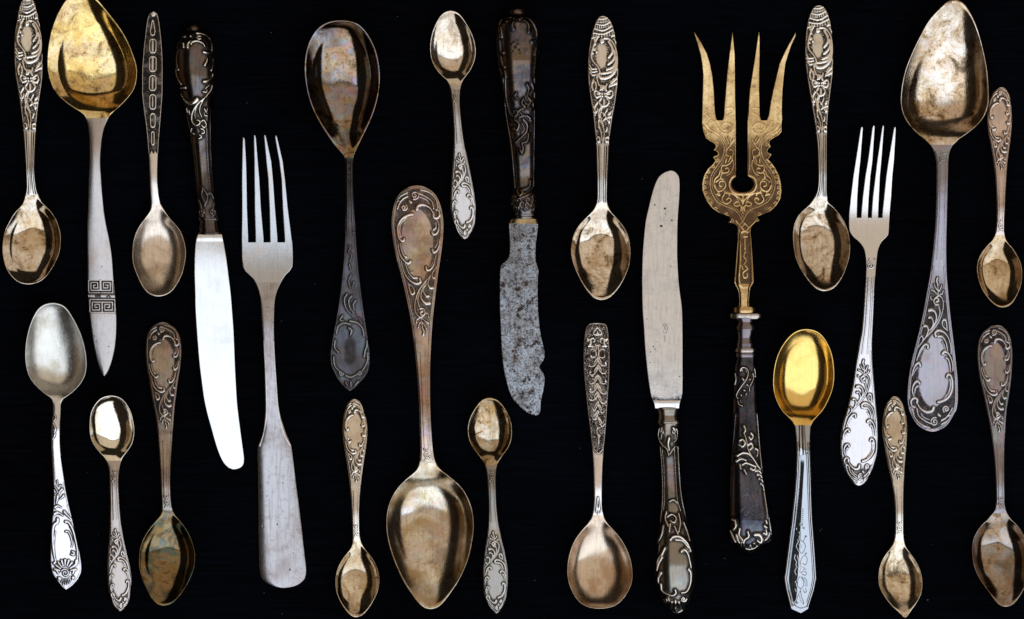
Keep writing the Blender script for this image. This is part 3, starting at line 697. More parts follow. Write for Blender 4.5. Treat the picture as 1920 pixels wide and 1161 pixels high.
spoon("teaspoon", "shell and flower teaspoon whose handle is cut off by the top left corner", A, True, 366,
      (metal("antique_silver_shell_left", SIL, (0.6,.5,.45), .2, .22, seed=1), metal("silver_bowl_shell_left", SIL, (.55,.40,.20), .5, .07, spots=.6, cloud=.35, seed=1.5, dirt=.7)),
      roll=.10, depth=27, relief=shell(-6, 250, 366), group="shell and flower teaspoons")
def key_relief(o):
    R = Relief(155, 300, 230, 706)
    k = 12.9
    for gx0, gy0, gx1, gy1, mx in ((165.5,525,187,549,0),(189,525,211,549,1),(167.5,561.5,190.5,586,0),(191,561.5,215,586,1)):
        w_, h_ = gx1-gx0, gy1-gy0
        p = [(0,1),(0,0),(1,0),(1,.8),(.2,.8),(.2,.2),(.8,.2),(.8,.62),(.42,.62),(.42,.40),(.6,.40)] if mx == 0 else [(1,1),(1,0),(0,0),(0,.8),(.8,.8),(.8,.2),(.2,.2),(.2,.62),(.58,.62),(.58,.40),(.4,.40)]
        if gy0 > 555: p = [(a, 1-b) for a, b in p]
        if gy0 > 555: yy = lambda b: gy0 + b*h_
        R.stroke([(gx0+a*w_, gy0+b*h_) for a, b in p], 1.35, 1.35, 1.1, smooth=False)
        R.stroke([(gx0, gy0+h_) , (gx1, gy0+h_)] if gy0 < 555 else [(gx0, gy0), (gx1, gy0)], 1.2, 1.2, 1.1, smooth=False)
    R.stroke([(165, 555), (215, 555.6)], 3.0, 3.0, 1.0, smooth=False)
    X, Y = np.meshgrid(R.gx, R.gy)
    c = o.c(R.gy)[:, None]; wd = o.w(R.gy)[:, None]
    m = (np.abs(X-c) < wd-0.5) & (Y > 523) & (Y < 588)
    R.finish(0, 0)
    R.pat = np.maximum(np.where(m, 1 - sstep(0.25, 0.75, R.h), 0), R.pat)
    R.H = R.H - np.where(m, 0.9, 0)
    for (x, y, r) in ((180,555,2.3),(183,555,2.5),(186.5,555.2,2.3),(200.5,556.5,1.6),(203,554,1.8),(205.5,556.5,1.6),(204,552.5,1.2)):
        R.pat = np.maximum(R.pat, np.clip(1.6 - np.hypot(X-x, (Y-y)*1.2)/r, 0, 1))
    for (x, y) in ((191,500),(172,622),(176,630),(180,640),(203,650)):
        R.pat = np.maximum(R.pat, 0.7*np.clip(1.5 - np.hypot(X-x, Y-y)/1.3, 0, 1))
    return R
spoon("tablespoon", "large spoon with gilt yellow bowl and a Greek key band on its tapered handle", B, False, 222,
      (metal("brushed_grey_silver", (.47,.45,.46), (.45,.36,.32), .35, .30, scratch=1.2, cloud=.35, seed=2), metal("gilt_bowl", (.96,.76,.32), (.62,.38,.10), .5, .12, spots=.5, cloud=.35, irid=.3, seed=4.7, dirt=.8)),
      roll=.17, depth=42, tilt=0.10, arch=26, relief=key_relief, crown=2.2, lip=2.6)
def slot_relief(o):
    R = Relief(260, 20, 310, 300)
    for (xc, ya, yb, hw) in ((285.2,38,66,4.5),(285.8,73,99,6),(286,106,134,6.3),(286,141.5,170,6),(286.3,177.5,205,5.6),(286.5,213,239,4.2),(286.6,247,272,2.4)):
        r = min(hw, 4)
        pts = [(xc-hw, ya+r), (xc-hw*.6, ya+.8), (xc, ya), (xc+hw*.6, ya+.8), (xc+hw, ya+r), (xc+hw, (ya+yb)/2), (xc+hw, yb-r), (xc+hw*.6, yb-.8), (xc, yb), (xc-hw*.6, yb-.8), (xc-hw, yb-r), (xc-hw, (ya+yb)/2), (xc-hw, ya+r)]
        if ya < 40: pts = [(xc-.8, ya), (xc+1, ya), (xc+hw, yb-8), (xc+hw*.7, yb-1.5), (xc, yb), (xc-hw*.7, yb-1.5), (xc-hw, yb-8), (xc-.8, ya)]
        R.stroke(pts, 1.15, 1.15, 1.4, smooth=False)
    for i, (xc, ya, yb, hw) in enumerate(((285.8,77,95,3.2),(286,110,130,3.4),(286,146,166,2.6),(286.3,182,200,2.0))):
        R.stroke([(xc, ya), (xc, yb)], hw, hw, 0.5, smooth=False)
    y = 34.0
    while y < 282:
        for s in (-1, 1):
            ed = float(o.c(y)) + s*(float(o.w(y)) - 1.0)
            for k in range(5):
                a = (k-2)*0.5
                R.stroke([(ed, y + a*4.2), (ed - s*(4.2 - abs(a)*1.2), y + a*2.2)], 0.7, 0.55, 1.0, smooth=False)
        y += 11.0
    endborder(R, o, 21, 1, 264, 0.9, 0.9, 0.9)
    R.stroke([(281,25),(286,29),(291,25)], 1.4, 1.4, 1.0); R.dot(286, 25, 4, .9)
    X, Y = np.meshgrid(R.gx, R.gy)
    c = o.c(R.gy)[:, None]; wd = o.w(R.gy)[:, None]
    m = (np.abs(X-c) < wd-1.5) & (Y > 30) & (Y < 286 + 3*np.sin(X*0.9))
    R.finish(0.9, 1)
    R.pat = np.maximum(R.pat, np.where(m, 1 - sstep(0.2, 0.6, R.h), 0)); R.H = R.H - np.where(m, 0.8, 0)
    return R
spoon("teaspoon", "teaspoon with a row of slot shaped rings down its blackened handle", C, True, 384,
      (metal("slot_handle_silver", (.78,.74,.72), (.45,.36,.30), .3, .28, scratch=1, seed=3), metal("satin_tan_bowl", (.76,.68,.60), (.42,.32,.24), .45, .26, scratch=1.3, cloud=.5, seed=3.3)),
      roll=.06, depth=26, relief=slot_relief, crown=1.0)
def f_relief(o):
    R = Relief(85, 740, 165, 1108)
    k = 5.053; ox, oy = 85, 880
    raw(R, [([(118,100),(122,140)],3,4,1), ([(108,110),(122,150)],2,4,1), ([(150,150),(130,160)],8,5,1),
      ([(92,170),(108,190),(124,225)],12,5,1), ([(160,185),(142,205),(130,235)],12,5,1), ([(118,250),(112,290),(104,322)],14,6,1), ([(176,245),(160,265),(140,280)],12,5,1), ([(90,235),(104,245)],8,6,1),
      ([(90,355),(120,345),(155,362)],13,5,1), ([(85,420),(120,410),(168,438)],16,6,1), ([(180,400),(205,430),(240,465)],15,7,1), ([(215,340),(212,365)],4,2,1), ([(80,385),(95,390)],8,5,1),
      ([(115,470),(112,500),(84,520),(70,560),(66,640),(72,760),(90,870)],16,7,1.1), ([(95,590),(86,640),(80,730),(84,800)],5,4,1),
      ([(190,495),(215,500),(245,540),(268,600),(290,700),(300,780),(298,870)],13,7,1.1), ([(230,540),(258,600),(276,680)],5,4,1),
      ([(192,590),(215,590),(240,640),(252,700),(246,740)],10,5,1), ([(250,780),(270,790),(262,812),(240,806)],11,9,1.2), ([(290,870),(285,900)],18,16,1), ([(78,890),(92,880)],14,8,.8),
      (spiral(182,985,40,1.5,3.6,1),7,5,1.3)], ox, oy, k, 1.5)
    for q in range(9):
        a = math.radians(-168 + q*19.5)
        raw(R, [([(182+52*math.cos(a), 972+58*math.sin(a)), (182+104*math.cos(a), 975+118*math.sin(a))], 7, 12, 1)], ox, oy, k, 1.5)
    for q in range(9):
        a = math.radians(25 + q*16)
        raw(R, [([(182+50*math.cos(a), 1000+45*math.sin(a)), (182+78*math.cos(a), 1010+92*math.sin(a))], 5, 4, .8)], ox, oy, k, 1.5)
    raw(R, [([(122,1035),(123,1036)],17,17,1.1), ([(256,1028),(257,1029)],17,17,1.1), ([(100,960),(115,985)],10,10,1), ([(265,960),(255,990)],10,10,1)], ox, oy, k, 1.5)
    R.stroke([(100,793),(104,800),(101,806)],1.6,1,1.2); R.stroke([(105,803),(103,812),(99,815)],2.2,1,1.2); R.stroke([(104,813),(102,820),(98,823)],2,1,1.2); R.stroke([(102,777),(106,783),(101,789)],1.6,1,1)
    endborder(R, o, 1105.5, -1, 200, 2.2, 0.9, 0.8)
    R.finish(0.35, 1.7)
    X, Y = np.meshgrid(R.gx, R.gy)
    R.pat = np.maximum(R.pat, np.clip(1.3 - np.hypot((X-121), (Y-1076))/7, 0, 1)*(1-sstep(.4,1,R.h)))
    R.pat = np.maximum(R.pat, 0.9*np.clip(1.2 - np.hypot((X-121)*.6, (Y-1090))/7, 0, 1)*(1-sstep(.4,1,R.h)))
    return R
spoon("teaspoon", "bright silver spoon with plain satin bowl and a dark flower at its handle end", F, False, 756,
      (metal("bright_silver_rose", (.70,.70,.76), (.7,.62,.6), .15, .16, scratch=.5, cloud=.1, spots=.2, seed=5), metal("satin_silver_bowl", (.70,.70,.68), (.50,.45,.34), .35, .30, scratch=1, cloud=.15, spots=.9, seed=5.5, pits=.3)),
      roll=.0, depth=30, relief=f_relief, arch=30)
spoon("coffee_spoon", "small spoon with yellow mirror bowl and oval scroll handle, left of the dark stained spoon", G, False, 864,
      (metal("small_silver_a", (.46,.42,.41), (.50,.38,.30), .4, .24, seed=6), metal("yellowed_mirror_bowl", (.88,.85,.76), (.66,.56,.36), .45, .07, spots=.4, cloud=.25, seed=6.6, dirt=.25)),
      depth=20, relief=small(1146.5, -1, 165, 270, .72), group="small oval scroll coffee spoons")
spoon("teaspoon", "blackened teaspoon with green and rust stained dark bowl, bottom left quarter", H_, True, 957,
      (metal("dark_silver_h", (.40,.33,.27), (.20,.15,.11), .6, .22, irid=.35, cloud=.5, seed=7), metal("stained_dark_bowl", (.10,.105,.08), (.04,.028,.015), .6, .09, pal=1, irid=.85, spots=.6, cloud=.5, dirt=.8, seed=7.2)),
      roll=.09, depth=26, relief=rococo(604, 1, 213, 352, .75, .75, 1.2, 1.4), group="dark rococo teaspoons")
def i_relief(o):
    R = Relief(610, 290, 700, 735)
    ox, oy, k = 600, 380, 2.978
    raw(R, [([(160,240),(172,250),(160,275),(178,295),(165,330)],4,4,1), ([(165,345),(170,380)],5,3,1), ([(175,400),(160,440),(170,480)],5,4,.8), ([(190,440),(180,480)],5,4,.8),
      ([(150,510),(135,540),(145,590),(175,625)],6,4,1), ([(178,520),(160,545),(168,590),(190,615)],6,4,1), ([(200,545),(185,570),(192,600)],6,4,1), (spiral(187,627,12,1.3,0,1),4,3,1),
      ([(90,730),(100,690),(135,672),(170,680)],6,5,1), ([(165,660),(205,670),(235,700),(245,745)],6,5,1), ([(125,630),(110,655),(130,660)],6,4,1), ([(215,640),(235,680)],4,3,.8),
      ([(82,770),(80,810),(100,835)],7,6,1.1), ([(75,860),(80,910),(110,945)],6,5,1), ([(262,770),(260,800),(250,830),(245,860)],6,6,1.1), ([(265,840),(262,890),(235,940)],5,5,1),
      (spiral(115,952,14,1.3,0,1),5,4,1.1), (spiral(220,950,14,1.3,3,-1),5,4,1.1), ([(140,965),(170,975),(200,962)],6,6,1), ([(170,1000),(172,1030)],6,5,.8), ([(140,1000),(150,1020)],5,5,.8), ([(210,1000),(195,1020)],7,6,1.2),
      ([(160,700),(175,712),(170,735)],8,7,1.1)], ox, oy, k, 1.3, .8)
    c0, c1 = 658, 668
    for q in range(60):
        t = q/59; x = 656 + (t-.5)*24; R.stroke([(x, 628+abs(t-.5)*26), (x, 690-abs(t-.5)*24)], .8, .8, 0.18, smooth=False)
    endborder(R, o, 733, -1, 300, 2.6, .8, .9)
    stem_lines(R, o, 300, 440, (-.5, .5), .9, 1.0)
    R.stroke([(655,310),(652,318),(657,326)],1.4,1,1); R.stroke([(653,330),(656,336)],1.4,1,1)
    return R.finish(0.8, 1.1, .6, .6)
spoon("tablespoon", "large dark serving spoon with pink and gold mottled mirror bowl above a blackened handle", I, False, 296,
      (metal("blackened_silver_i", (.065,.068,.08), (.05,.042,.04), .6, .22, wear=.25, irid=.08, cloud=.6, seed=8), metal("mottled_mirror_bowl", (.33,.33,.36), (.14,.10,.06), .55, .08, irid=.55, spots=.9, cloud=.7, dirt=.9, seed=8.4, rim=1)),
      roll=.12, depth=46, relief=i_relief, arch=28, tilt=0.05, lip=3.4, power=1.35)
spoon("coffee_spoon", "small oval scroll spoon, handle up, just left of the largest spoon's bowl", J, True, 1014,
      (metal("small_silver_j", (.80,.75,.68), (.50,.36,.24), .45, .22, seed=9), metal("tan_bowl_j", (.86,.79,.66), (.45,.33,.2), .55, .10, spots=.6, cloud=.5, dirt=.6, seed=9.3)),
      depth=19, relief=small(748.7, 1, 165, 262, .72), group="small oval scroll coffee spoons")
spoon("tablespoon", "largest spoon, handle up, with brown violet cartouche and big tan bowl at the bottom", K, True, 868,
      (metal("tarnished_silver_k", (.70,.62,.56), (.40,.26,.19), .6, .22, irid=.5, dirt=.3, cloud=.35, seed=10), metal("tan_mirror_bowl_k", (.82,.78,.68), (.42,.30,.15), .6, .14, irid=.25, spots=.4, cloud=.45, dirt=.35, scratch=1.2, seed=10.3)),
      roll=.05, depth=42, relief=rococo(347.5, 1, 300, 520, 1.0, .6, 1.1, 1.7, off=4.6), arch=30)
spoon("coffee_spoon", "small oval scroll spoon, bowl up, between dark serving spoon and black handled knife", L_, False, 160,
      (metal("small_silver_l", (.46,.43,.42), (.52,.42,.32), .4, .24, seed=11), metal("speckled_bowl_l", (.86,.80,.70), (.5,.36,.2), .5, .12, irid=.3, spots=.7, cloud=.5, dirt=.5, seed=11.5)),
      roll=.05, depth=20, relief=small(447.3, -1, 170, 284, .72), group="small oval scroll coffee spoons")
spoon("coffee_spoon", "small spoon with gold speckled crusty bowl below the rusty knife blade", N_, False, 872,
      (metal("small_silver_n", (.30,.29,.28), (.36,.29,.22), .5, .27, cloud=.4, seed=12), metal("crusty_gold_bowl", (.62,.56,.46), (.32,.22,.11), .6, .12, spots=1, cloud=.7, dirt=1, seed=12.8)),
      roll=.04, depth=20, relief=small(1150.8, -1, 165, 275, .72, .6), group="small oval scroll coffee spoons")
spoon("teaspoon", "shell and flower teaspoon above the leaf chain spoon, near the rusty knife", O_, True, 381,
      (metal("antique_silver_shell_mid", (.80,.76,.72), (.5,.4,.33), .3, .24, seed=13), metal("silver_bowl_shell_mid", (.88,.83,.76), (.56,.38,.22), .4, .06, spots=.6, cloud=.3, dirt=.75, seed=13.6)),
      depth=25, relief=shell(29, 240, 381), group="shell and flower teaspoons")
def p_relief(o):
    R = Relief(1085, 605, 1155, 960)
    ox, oy, k = 1085, 600, 4.466
    raw(R, [([(158,64),(128,96),(124,112),(136,124),(152,118),(158,100)],5,5,1), ([(158,64),(188,96),(194,112),(182,124),(166,118),(158,100)],5,5,1), ([(158,110),(150,128),(166,128),(158,112)],4,4,1),
      ([(68,158),(85,166),(104,158),(122,152)],7,7,1.1), ([(98,170),(98,200),(84,218)],13,11,1.1), ([(76,218),(114,222)],6,6,1.1), ([(122,154),(134,168),(128,184)],6,5,1.1), ([(72,156),(80,178)],6,4,1.1),
      ([(244,158),(228,166),(208,158),(190,152)],7,7,1.1), ([(214,170),(214,200),(226,218)],13,11,1.1), ([(236,218),(198,222)],6,6,1.1), ([(190,154),(178,168),(184,184)],6,5,1.1), ([(240,156),(232,178)],6,4,1.1),
      ([(138,206),(156,216),(174,206)],4,4,1), ([(138,206),(148,232),(142,270),(146,300)],4,4,1), ([(174,206),(164,232),(170,270),(168,300)],4,4,1),
      ([(100,250),(120,244),(142,262),(150,290),(136,312),(104,318)],4,4,1.1), ([(102,300),(103,301)],9,9,1.2),
      ([(216,250),(196,244),(172,262),(164,290),(182,314),(212,314),(220,296)],4,4,1.1)], ox, oy, k, 1.6)
    for i, (y, side, ball) in enumerate(((385,-1,0),(378,1,1),(455,-1,1),(442,1,0),(528,-1,0),(528,1,1),(598,-1,1),(612,1,0),(668,-1,0),(690,1,0),(750,-1,0),(772,1,0),(826,-1,0),(884,1,0))):
        sx = {1: 1, -1: -1}[side]; c = 160 + (0 if y < 700 else 4); wd = 70 if y < 700 else 48
        raw(R, [([(c - sx*4, y-60), (c+sx*16, y-18), (c+sx*wd*.6, y+6), (c+sx*wd*.95, y+2), (c+sx*wd, y-14)], 4.5, 3.5, 1.2)], ox, oy, k, 1.6)
        raw(R, [([(c + sx*4, y-64), (c+sx*22, y-40), (c+sx*30, y-16)], 7, 4, .8)], ox, oy, k, 1.3)
        if ball: raw(R, [([(c+sx*(wd-6), y-20), (c+sx*(wd-6)+1, y-20)], 9, 9, 1.2)], ox, oy, k, 1.6)
    raw(R, [([(158,900),(150,930),(160,965)],6,6,1.1), ([(166,970),(166,1030)],15,6,1), ([(166,985),(166,1040)],10,3,1.2), ([(122,1076),(148,1100),(166,1118),(190,1096),(210,1070)],4,4,1.1)], ox, oy, k, 1.6)
    endborder(R, o, 605.7, 1, 250, 1.2, .9, .8)
    stipple(R, o, 608, 846, .8, .93, .5, lambda X, Y: (Y > 838) & (np.abs(X-1122) > (849-Y)*1.0))
    R.finish(.8, 1.3)
    raw2 = Relief(1085, 605, 1155, 960)
    R.h *= 1
    S2 = Relief(1085, 605, 1155, 960)
    raw(S2, [([(240,480-130),(228,560-130)],1,1,1)], ox, oy, k)
    # fleur at the neck
    T = Relief(1085, 605, 1155, 960)
    T.stroke([(1117.5,960),(1119,945),(1121,931),(1123,945),(1125,960)], 1.1, 1.1, 1.4); T.stroke([(1119,950),(1121,958),(1123,950)],1.2,1.2,1.2); T.stroke([(1121,958),(1121,966)],1.6,.8,1.2)
    T.finish(.6, 1.4)
    R.H = np.maximum(R.H, T.H); R.pat = np.maximum(R.pat, T.pat)
    return R
spoon("teaspoon", "round bowled spoon with a spade and leaf chain on its flat topped stippled handle", P_, True, 966,
      (metal("oxidised_silver_p", (.84,.80,.80), (.55,.48,.46), .2, .24, seed=14), metal("satin_copper_bowl", (.72,.62,.52), (.46,.30,.19), .6, .22, scratch=1.3, cloud=.4, seed=14.5)),
      roll=.0, depth=32, relief=p_relief)
spoon("teaspoon", "shell and flower teaspoon with speckled bowl, right of the gilt serving fork", S_, True, 370,
      (metal("antique_silver_shell_right", (.80,.76,.72), (.5,.42,.36), .25, .23, seed=15), metal("speckled_silver_bowl_s", (.80,.75,.68), (.46,.36,.26), .5, .09, spots=1, cloud=.6, dirt=.85, seed=15.5)),
      roll=-.04, depth=25, relief=shell(9, 240, 370), group="shell and flower teaspoons")
def t_relief(o):
    R = Relief(1465, 780, 1540, 1152)
    def line(off, ya, yb, r=1.0, H=1.1):
        for s in (-1, 1):
            R.stroke([(float(o.c(y)) + s*(float(o.w(y))-off), y) for y in np.linspace(ya, yb, 40)], r, r, H, smooth=False)
    line(3.0, 830, 1138, 1.3, 1.5); line(6.4, 850, 1130, 1.0, 1.2)
    ox, oy, k = 1460, 950, 5.66
    gl = [([(168,1040),(190,1060),(240,1080),(300,1062),(320,1050)],3,3,-1)]
    for q in range(8): gl.append((spiral(252-q*.5, 24+q*22, 9, 1, 0, 1), 2.2, 2.2, -1))
    gl += [(spiral(240,188,14,1,0,1),3,3,-1), (spiral(262,222,14,1,0,1),3,3,-1), (spiral(200,236,10,1,0,1),3,3,-1), (spiral(286,312,11,1,0,1),3,3,-1), ([(280,322),(272,350),(258,372)],3,3,-1),
      ([(222,270),(236,300),(222,330),(240,360),(268,380),(284,420),(270,470),(240,500)],3,3,-1), ([(230,366),(200,400),(196,430),(220,470),(236,492)],3,3,-1), ([(210,350),(218,390),(240,420),(236,450)],2.5,2.5,-1),
      (spiral(292,500,14,.9,2,1),3,3,-1), ([(280,510),(250,540),(232,590),(240,620)],3,3,-1), ([(285,520),(305,560),(285,620),(255,600)],3,3,-1), ([(185,515),(176,550),(200,590),(190,620),(206,640)],3,3,-1), ([(205,520),(215,560),(222,600),(232,640)],2.5,2.5,-1),
      ([(200,650),(180,690),(196,725)],3,3,-1), ([(240,650),(225,690),(250,700),(270,660),(290,670)],3,3,-1), ([(250,720),(290,730),(296,700),(270,690)],3,3,-1), ([(200,640),(240,640),(280,650)],2.5,2.5,-1),
      ([(225,740),(206,790),(200,840),(235,872),(262,850),(268,800),(240,745)],3,3,-1), ([(270,750),(300,790),(304,850)],3,3,-1), ([(250,750),(282,800),(286,850)],2.5,2.5,-1), (spiral(192,800,12,.9,0,1),3,3,-1),
      ([(286,870),(300,900),(280,916),(266,890)],3,3,-1), ([(184,880),(200,890),(190,905)],3,3,-1), ([(240,880),(215,930),(190,1010),(176,1020)],3,3,-1), ([(236,900),(245,960),(270,1020),(262,1040)],3,3,-1), ([(220,940),(236,1000),(262,1030)],2.5,2.5,-1), (spiral(198,1020,12,1,0,1),3,3,-1)]
    raw(R, gl, ox, oy, k, 1.1, 1.5)
    for (x, ya, yb, r) in ((1500, 786, 850, 3.4), (1506.5, 796, 850, 2.2)):
        R.stroke([(x, ya), (x+.5, yb)], 1.2, r, 1.4, smooth=False)
    R.stroke([(1497.5, 790), (1498, 850), (1490, 920), (1484, 1000)], 1.0, .7, -.9)
    R.stroke([(1503.8, 792), (1505, 850)], 1.1, .7, -.9)
    return R.finish(.2, .9)
def t_facet(X, Y, U, W):
    m = sstep(835, 875, Y)*(1 - sstep(1125, 1145, Y))
    dx = X - (1506 - (Y-900)*0.05)
    ridge = np.where(dx < 0, 0.30*dx, -0.03*dx)*np.clip(((1-np.abs(U))*W-4)/3, 0, 1)
    return m*ridge
spoon("teaspoon", "golden yellow bowled spoon with faceted silver handle tapering to a pointed end", T_, False, 797,
      (metal("polished_silver_t", (.42,.46,.53), (.66,.6,.56), .15, .13, scratch=.4, cloud=.12, spots=.1, seed=16), metal("polished_gold_bowl", (.94,.66,.22), (.74,.45,.10), .5, .17, spots=.25, cloud=.15, seed=16.5)),
      roll=.07, depth=32, relief=t_relief, linear=True, facet=t_facet, crown=.4)
spoon("coffee_spoon", "small oval scroll spoon with a pointed bowl tip, below the violet grey tablespoon handle", V_, True, 1014,
      (metal("small_silver_v", (.80,.75,.68), (.50,.38,.26), .45, .23, seed=17), metal("golden_tan_bowl_v", (.86,.80,.68), (.50,.38,.23), .5, .16, spots=.7, cloud=.5, dirt=.75, seed=17.2)),
      round_tip=False, depth=19, relief=small(743.5, 1, 165, 262, .72), group="small oval scroll coffee spoons")
spoon("tablespoon", "large tablespoon, bowl up at top right, with mottled tan bowl and violet grey handle", W_, False, 272,
      (metal("violet_grey_silver", (.34,.33,.37), (.28,.22,.22), .4, .27, irid=.25, cloud=.3, seed=18), metal("mottled_tan_bowl_w", (.88,.81,.72), (.56,.40,.22), .55, .15, spots=.8, cloud=.55, dirt=.85, irid=.2, scratch=1.2, seed=18.6)),
      roll=.08, depth=40, relief=rococo(810, -1, 310, 530, 1.0, .7, 1.1, 1.7, off=4.8), arch=30, tilt=.09)
spoon("coffee_spoon", "small oval scroll spoon with pinkish handle at the right edge, right of the tablespoon", X_, True, 441,
      (metal("pinkish_silver_x", (.74,.62,.56), (.46,.32,.26), .5, .24, irid=.2, cloud=.3, seed=19), metal("brown_mirror_bowl_x", (.78,.66,.50), (.34,.22,.11), .6, .10, spots=.6, cloud=.4, dirt=.7, seed=19.8)),
      roll=-.05, depth=19, relief=small(163, 1, 165, 276, .72), group="small oval scroll coffee spoons")
spoon("teaspoon", "dark tarnished teaspoon cut by the right edge of the photo at its lower corner", Y_, True, 962,
      (metal("dark_silver_y", (.40,.38,.40), (.22,.17,.15), .5, .26, irid=.35, cloud=.4, seed=20), metal("brown_stained_bowl_y", (.40,.39,.40), (.15,.10,.06), .6, .10, spots=.7, cloud=.5, dirt=.7, irid=.15, seed=20.4)),
      depth=26, relief=rococo(609.8, 1, 213, 350, .75, .7, 1.2, 1.4), group="dark rococo teaspoons")

# ------------------------------------------------------------------ forks
def fork(name, label, rows, tines, yroot, mats, relief, zprof, crown=2.2, thick=6):
    o = Outline(rows)
    zc = natural([p[0] for p in zprof], [p[1] for p in zprof])
    def top(X, Y, U, W):
        hm = sstep(yroot+70, yroot+130, Y)
        return zc(Y) - edge_drop(U, W, 1.9, 1.7) - crown*(np.abs(U)**3)*W/20*hm
    def bot(X, Y, U, W): return zc(Y) - thick*np.sqrt(np.clip(1-.75*U**4, 0, 1)) - 1.0
    e = thing(name, label, "fork", float(o.c(o.y1)), o.y1)
    R = relief(o)
    yh = yroot + 75
    add_mesh("handle", grid_mesh(o, yh, o.y1, top, bot, relief=R, cap=(False, True)), mats[0], e)
    add_mesh("head", grid_mesh(o, o.y0, yh, top, bot, step=1.6, ncol=48, cap=(True, False), dense=False), mats[1], e)
    for tr in tines:
        t = Outline(tr, linear=True)
        def tt(X, Y, U, W): return zc(Y) - edge_drop(U, W, 1.6, 1.3)
        def tb(X, Y, U, W): return zc(Y) - np.minimum(5.5, 2.2 + 0.03*(Y - t.y0)) - 0.8
        add_mesh("tine", grid_mesh(t, t.y0, t.y1, tt, tb, step=2.0, ncol=15, cap=(True, True)), mats[1], e)
E = [(454.6,452,548),(470,452.2,548.8),(481,452.3,549),(497.5,454,548.4),(507.6,458,543.5),(514,464.5,537),(524,474.6,530),(538,481.5,522.8),(548,484.9,519),(565,488,515.6),(581.5,489.2,514.8),(615,491.4,514.2),(649,493.4,515),(682,494.8,516.6),(716,495.8,519),(760,496,522.5),(780,495.5,526.5),(800,494,532.5),(815,491,537.5),(827,486.8,543),(833,483.8,545.6),(840,482.5,547),(871,482.5,551),(905,483,554.6),(938,483.6,558.7),(972,484,562.7),(1006,484.2,566.8),(1039,484.6,570.6),(1066,485.4,573.6),(1076,487,573.4),(1085,490,571),(1093,497,565),(1099,508,555),(1102,519,544),(1102.8,527,535)]
def e_rel(o):
    R = Relief(470, 500, 590, 1105)
    R.stroke([(498.5,576),(502.5,576)],.9,.9,-1.0); R.stroke([(498,582.6),(503.5,582.4)],.8,.8,-1.0)
    R.stroke([(505.5,598),(506,640),(508.5,700),(512,760)],1.0,.6,-.35)
    for (x, y, r) in ((543,1068,1.6),(530,905,1),(492,988,1),(519,983,1.3),(500,930,.9),(549,1037,.9)): R.dot(x, y, r, -1)
    for s, pts in ((0, [(491,640),(495,700),(497,770),(491,812),(484,836)]), (1, [(516,640),(519.5,700),(524,770),(534,812),(545,834)])):
        R.stroke([(x + (1.5 if s == 0 else -1.5), y) for x, y in pts], 2.4, 1.6, .5)
    return R.finish(.0, .25)
fork("dinner_fork", "plain silver fork with four tines and broad paddle shaped handle, tallest fork on the left", E,
     ([(258.6,455.4,458.4),(262,455,459.6),(302,453.8,461.8),(336,453,462.5),(390,453,463),(447,452,465),(454.6,452,465)],
      [(254,476,479),(258,475.8,480.4),(302,476.6,483.7),(336,476.6,486.4),(390,476.8,489),(447,478,494),(454.6,478,494)],
      [(254,495.2,498.4),(258,495.2,499.6),(302,499,508.9),(336,502.4,512),(390,504.6,515.5),(447,505.5,520),(454.6,505.5,520)],
      [(255,516,519),(259,515.8,520.6),(302,523.3,530.4),(336,527.5,534.4),(390,529.4,539.4),(447,532.7,546.5),(454.6,532.8,548)]),
     454.6, (metal("satin_silver_e", (.46,.46,.50), (.32,.27,.28), .5, .22, scratch=.4, cloud=.6, spots=.6, seed=21), metal("satin_silver_e_head", (.50,.53,.58), (.56,.48,.42), .35, .28, scratch=1, cloud=.3, spots=.3, seed=21.5)),
     e_rel, [(254,34),(300,29),(360,20),(420,12),(488,8.5),(530,12),(570,20),(598,22.5),(640,22),(760,15.5),(900,11),(1040,8),(1103,7)])
U_ = [(408.5,1592,1669),(430,1592.3,1668),(438,1595.3,1667.2),(445,1601,1662.5),(452.4,1609.5,1655),(460,1616,1650.5),(470,1620.7,1647),(485,1623,1644.8),(505,1623.6,1642.8),(530,1622,1641),(580,1619,1639),(620,1615.5,1637.2),(649,1609.8,1636),(665,1607,1636.4),(682,1604,1637.2),(716,1599.5,1640.2),(749,1593,1643),(770,1587.6,1645),(787,1582.4,1646.8),(804,1578.6,1648),(820.5,1576.3,1648.8),(837,1575.8,1648.4),(851,1576.8,1647.2),(869.5,1580.4,1642),(879,1584,1639),(888.4,1588.3,1634.4),(897.9,1594,1629),(902.6,1597.3,1625.6),(907.4,1601.8,1620.8),(909.7,1605.3,1617.2),(911,1611,1612)]
def u_rel(o):
    R = Relief(1570, 470, 1655, 912)
    emit(R, ROC, frame(o, 910.3, -1, 252), 1.0, 1.6)
    endborder(R, o, 910.3, -1, 252, 3.4, 1, 1.0)
    stem_lines(R, o, 520, 665, (-.75, -.35, .35, .75), .9, .9)
    R.stroke([(1629,470),(1636,478),(1632,486)],1.3,1,1.1); R.stroke([(1640,470),(1634,480)],1.3,1,1.1); R.stroke([(1625,476),(1631,484),(1628,492)],1.2,1,1)
    R.stroke(spiral(1632,498,6,1.4,0,1),1.2,1,1.2); R.stroke([(1640,478),(1641,488)],1.2,.8,1)
    R.finish(.22, 1.15)
    X, Y = np.meshgrid(R.gx, R.gy)
    R.pat = np.clip(R.pat + .45*sstep(868, 884, Y)*sstep(902, 890, Y)*(1-sstep(.1,.6,R.h))*(np.abs(X-o.c(R.gy)[:, None]) < o.w(R.gy)[:, None]-5), 0, 1)
    return R
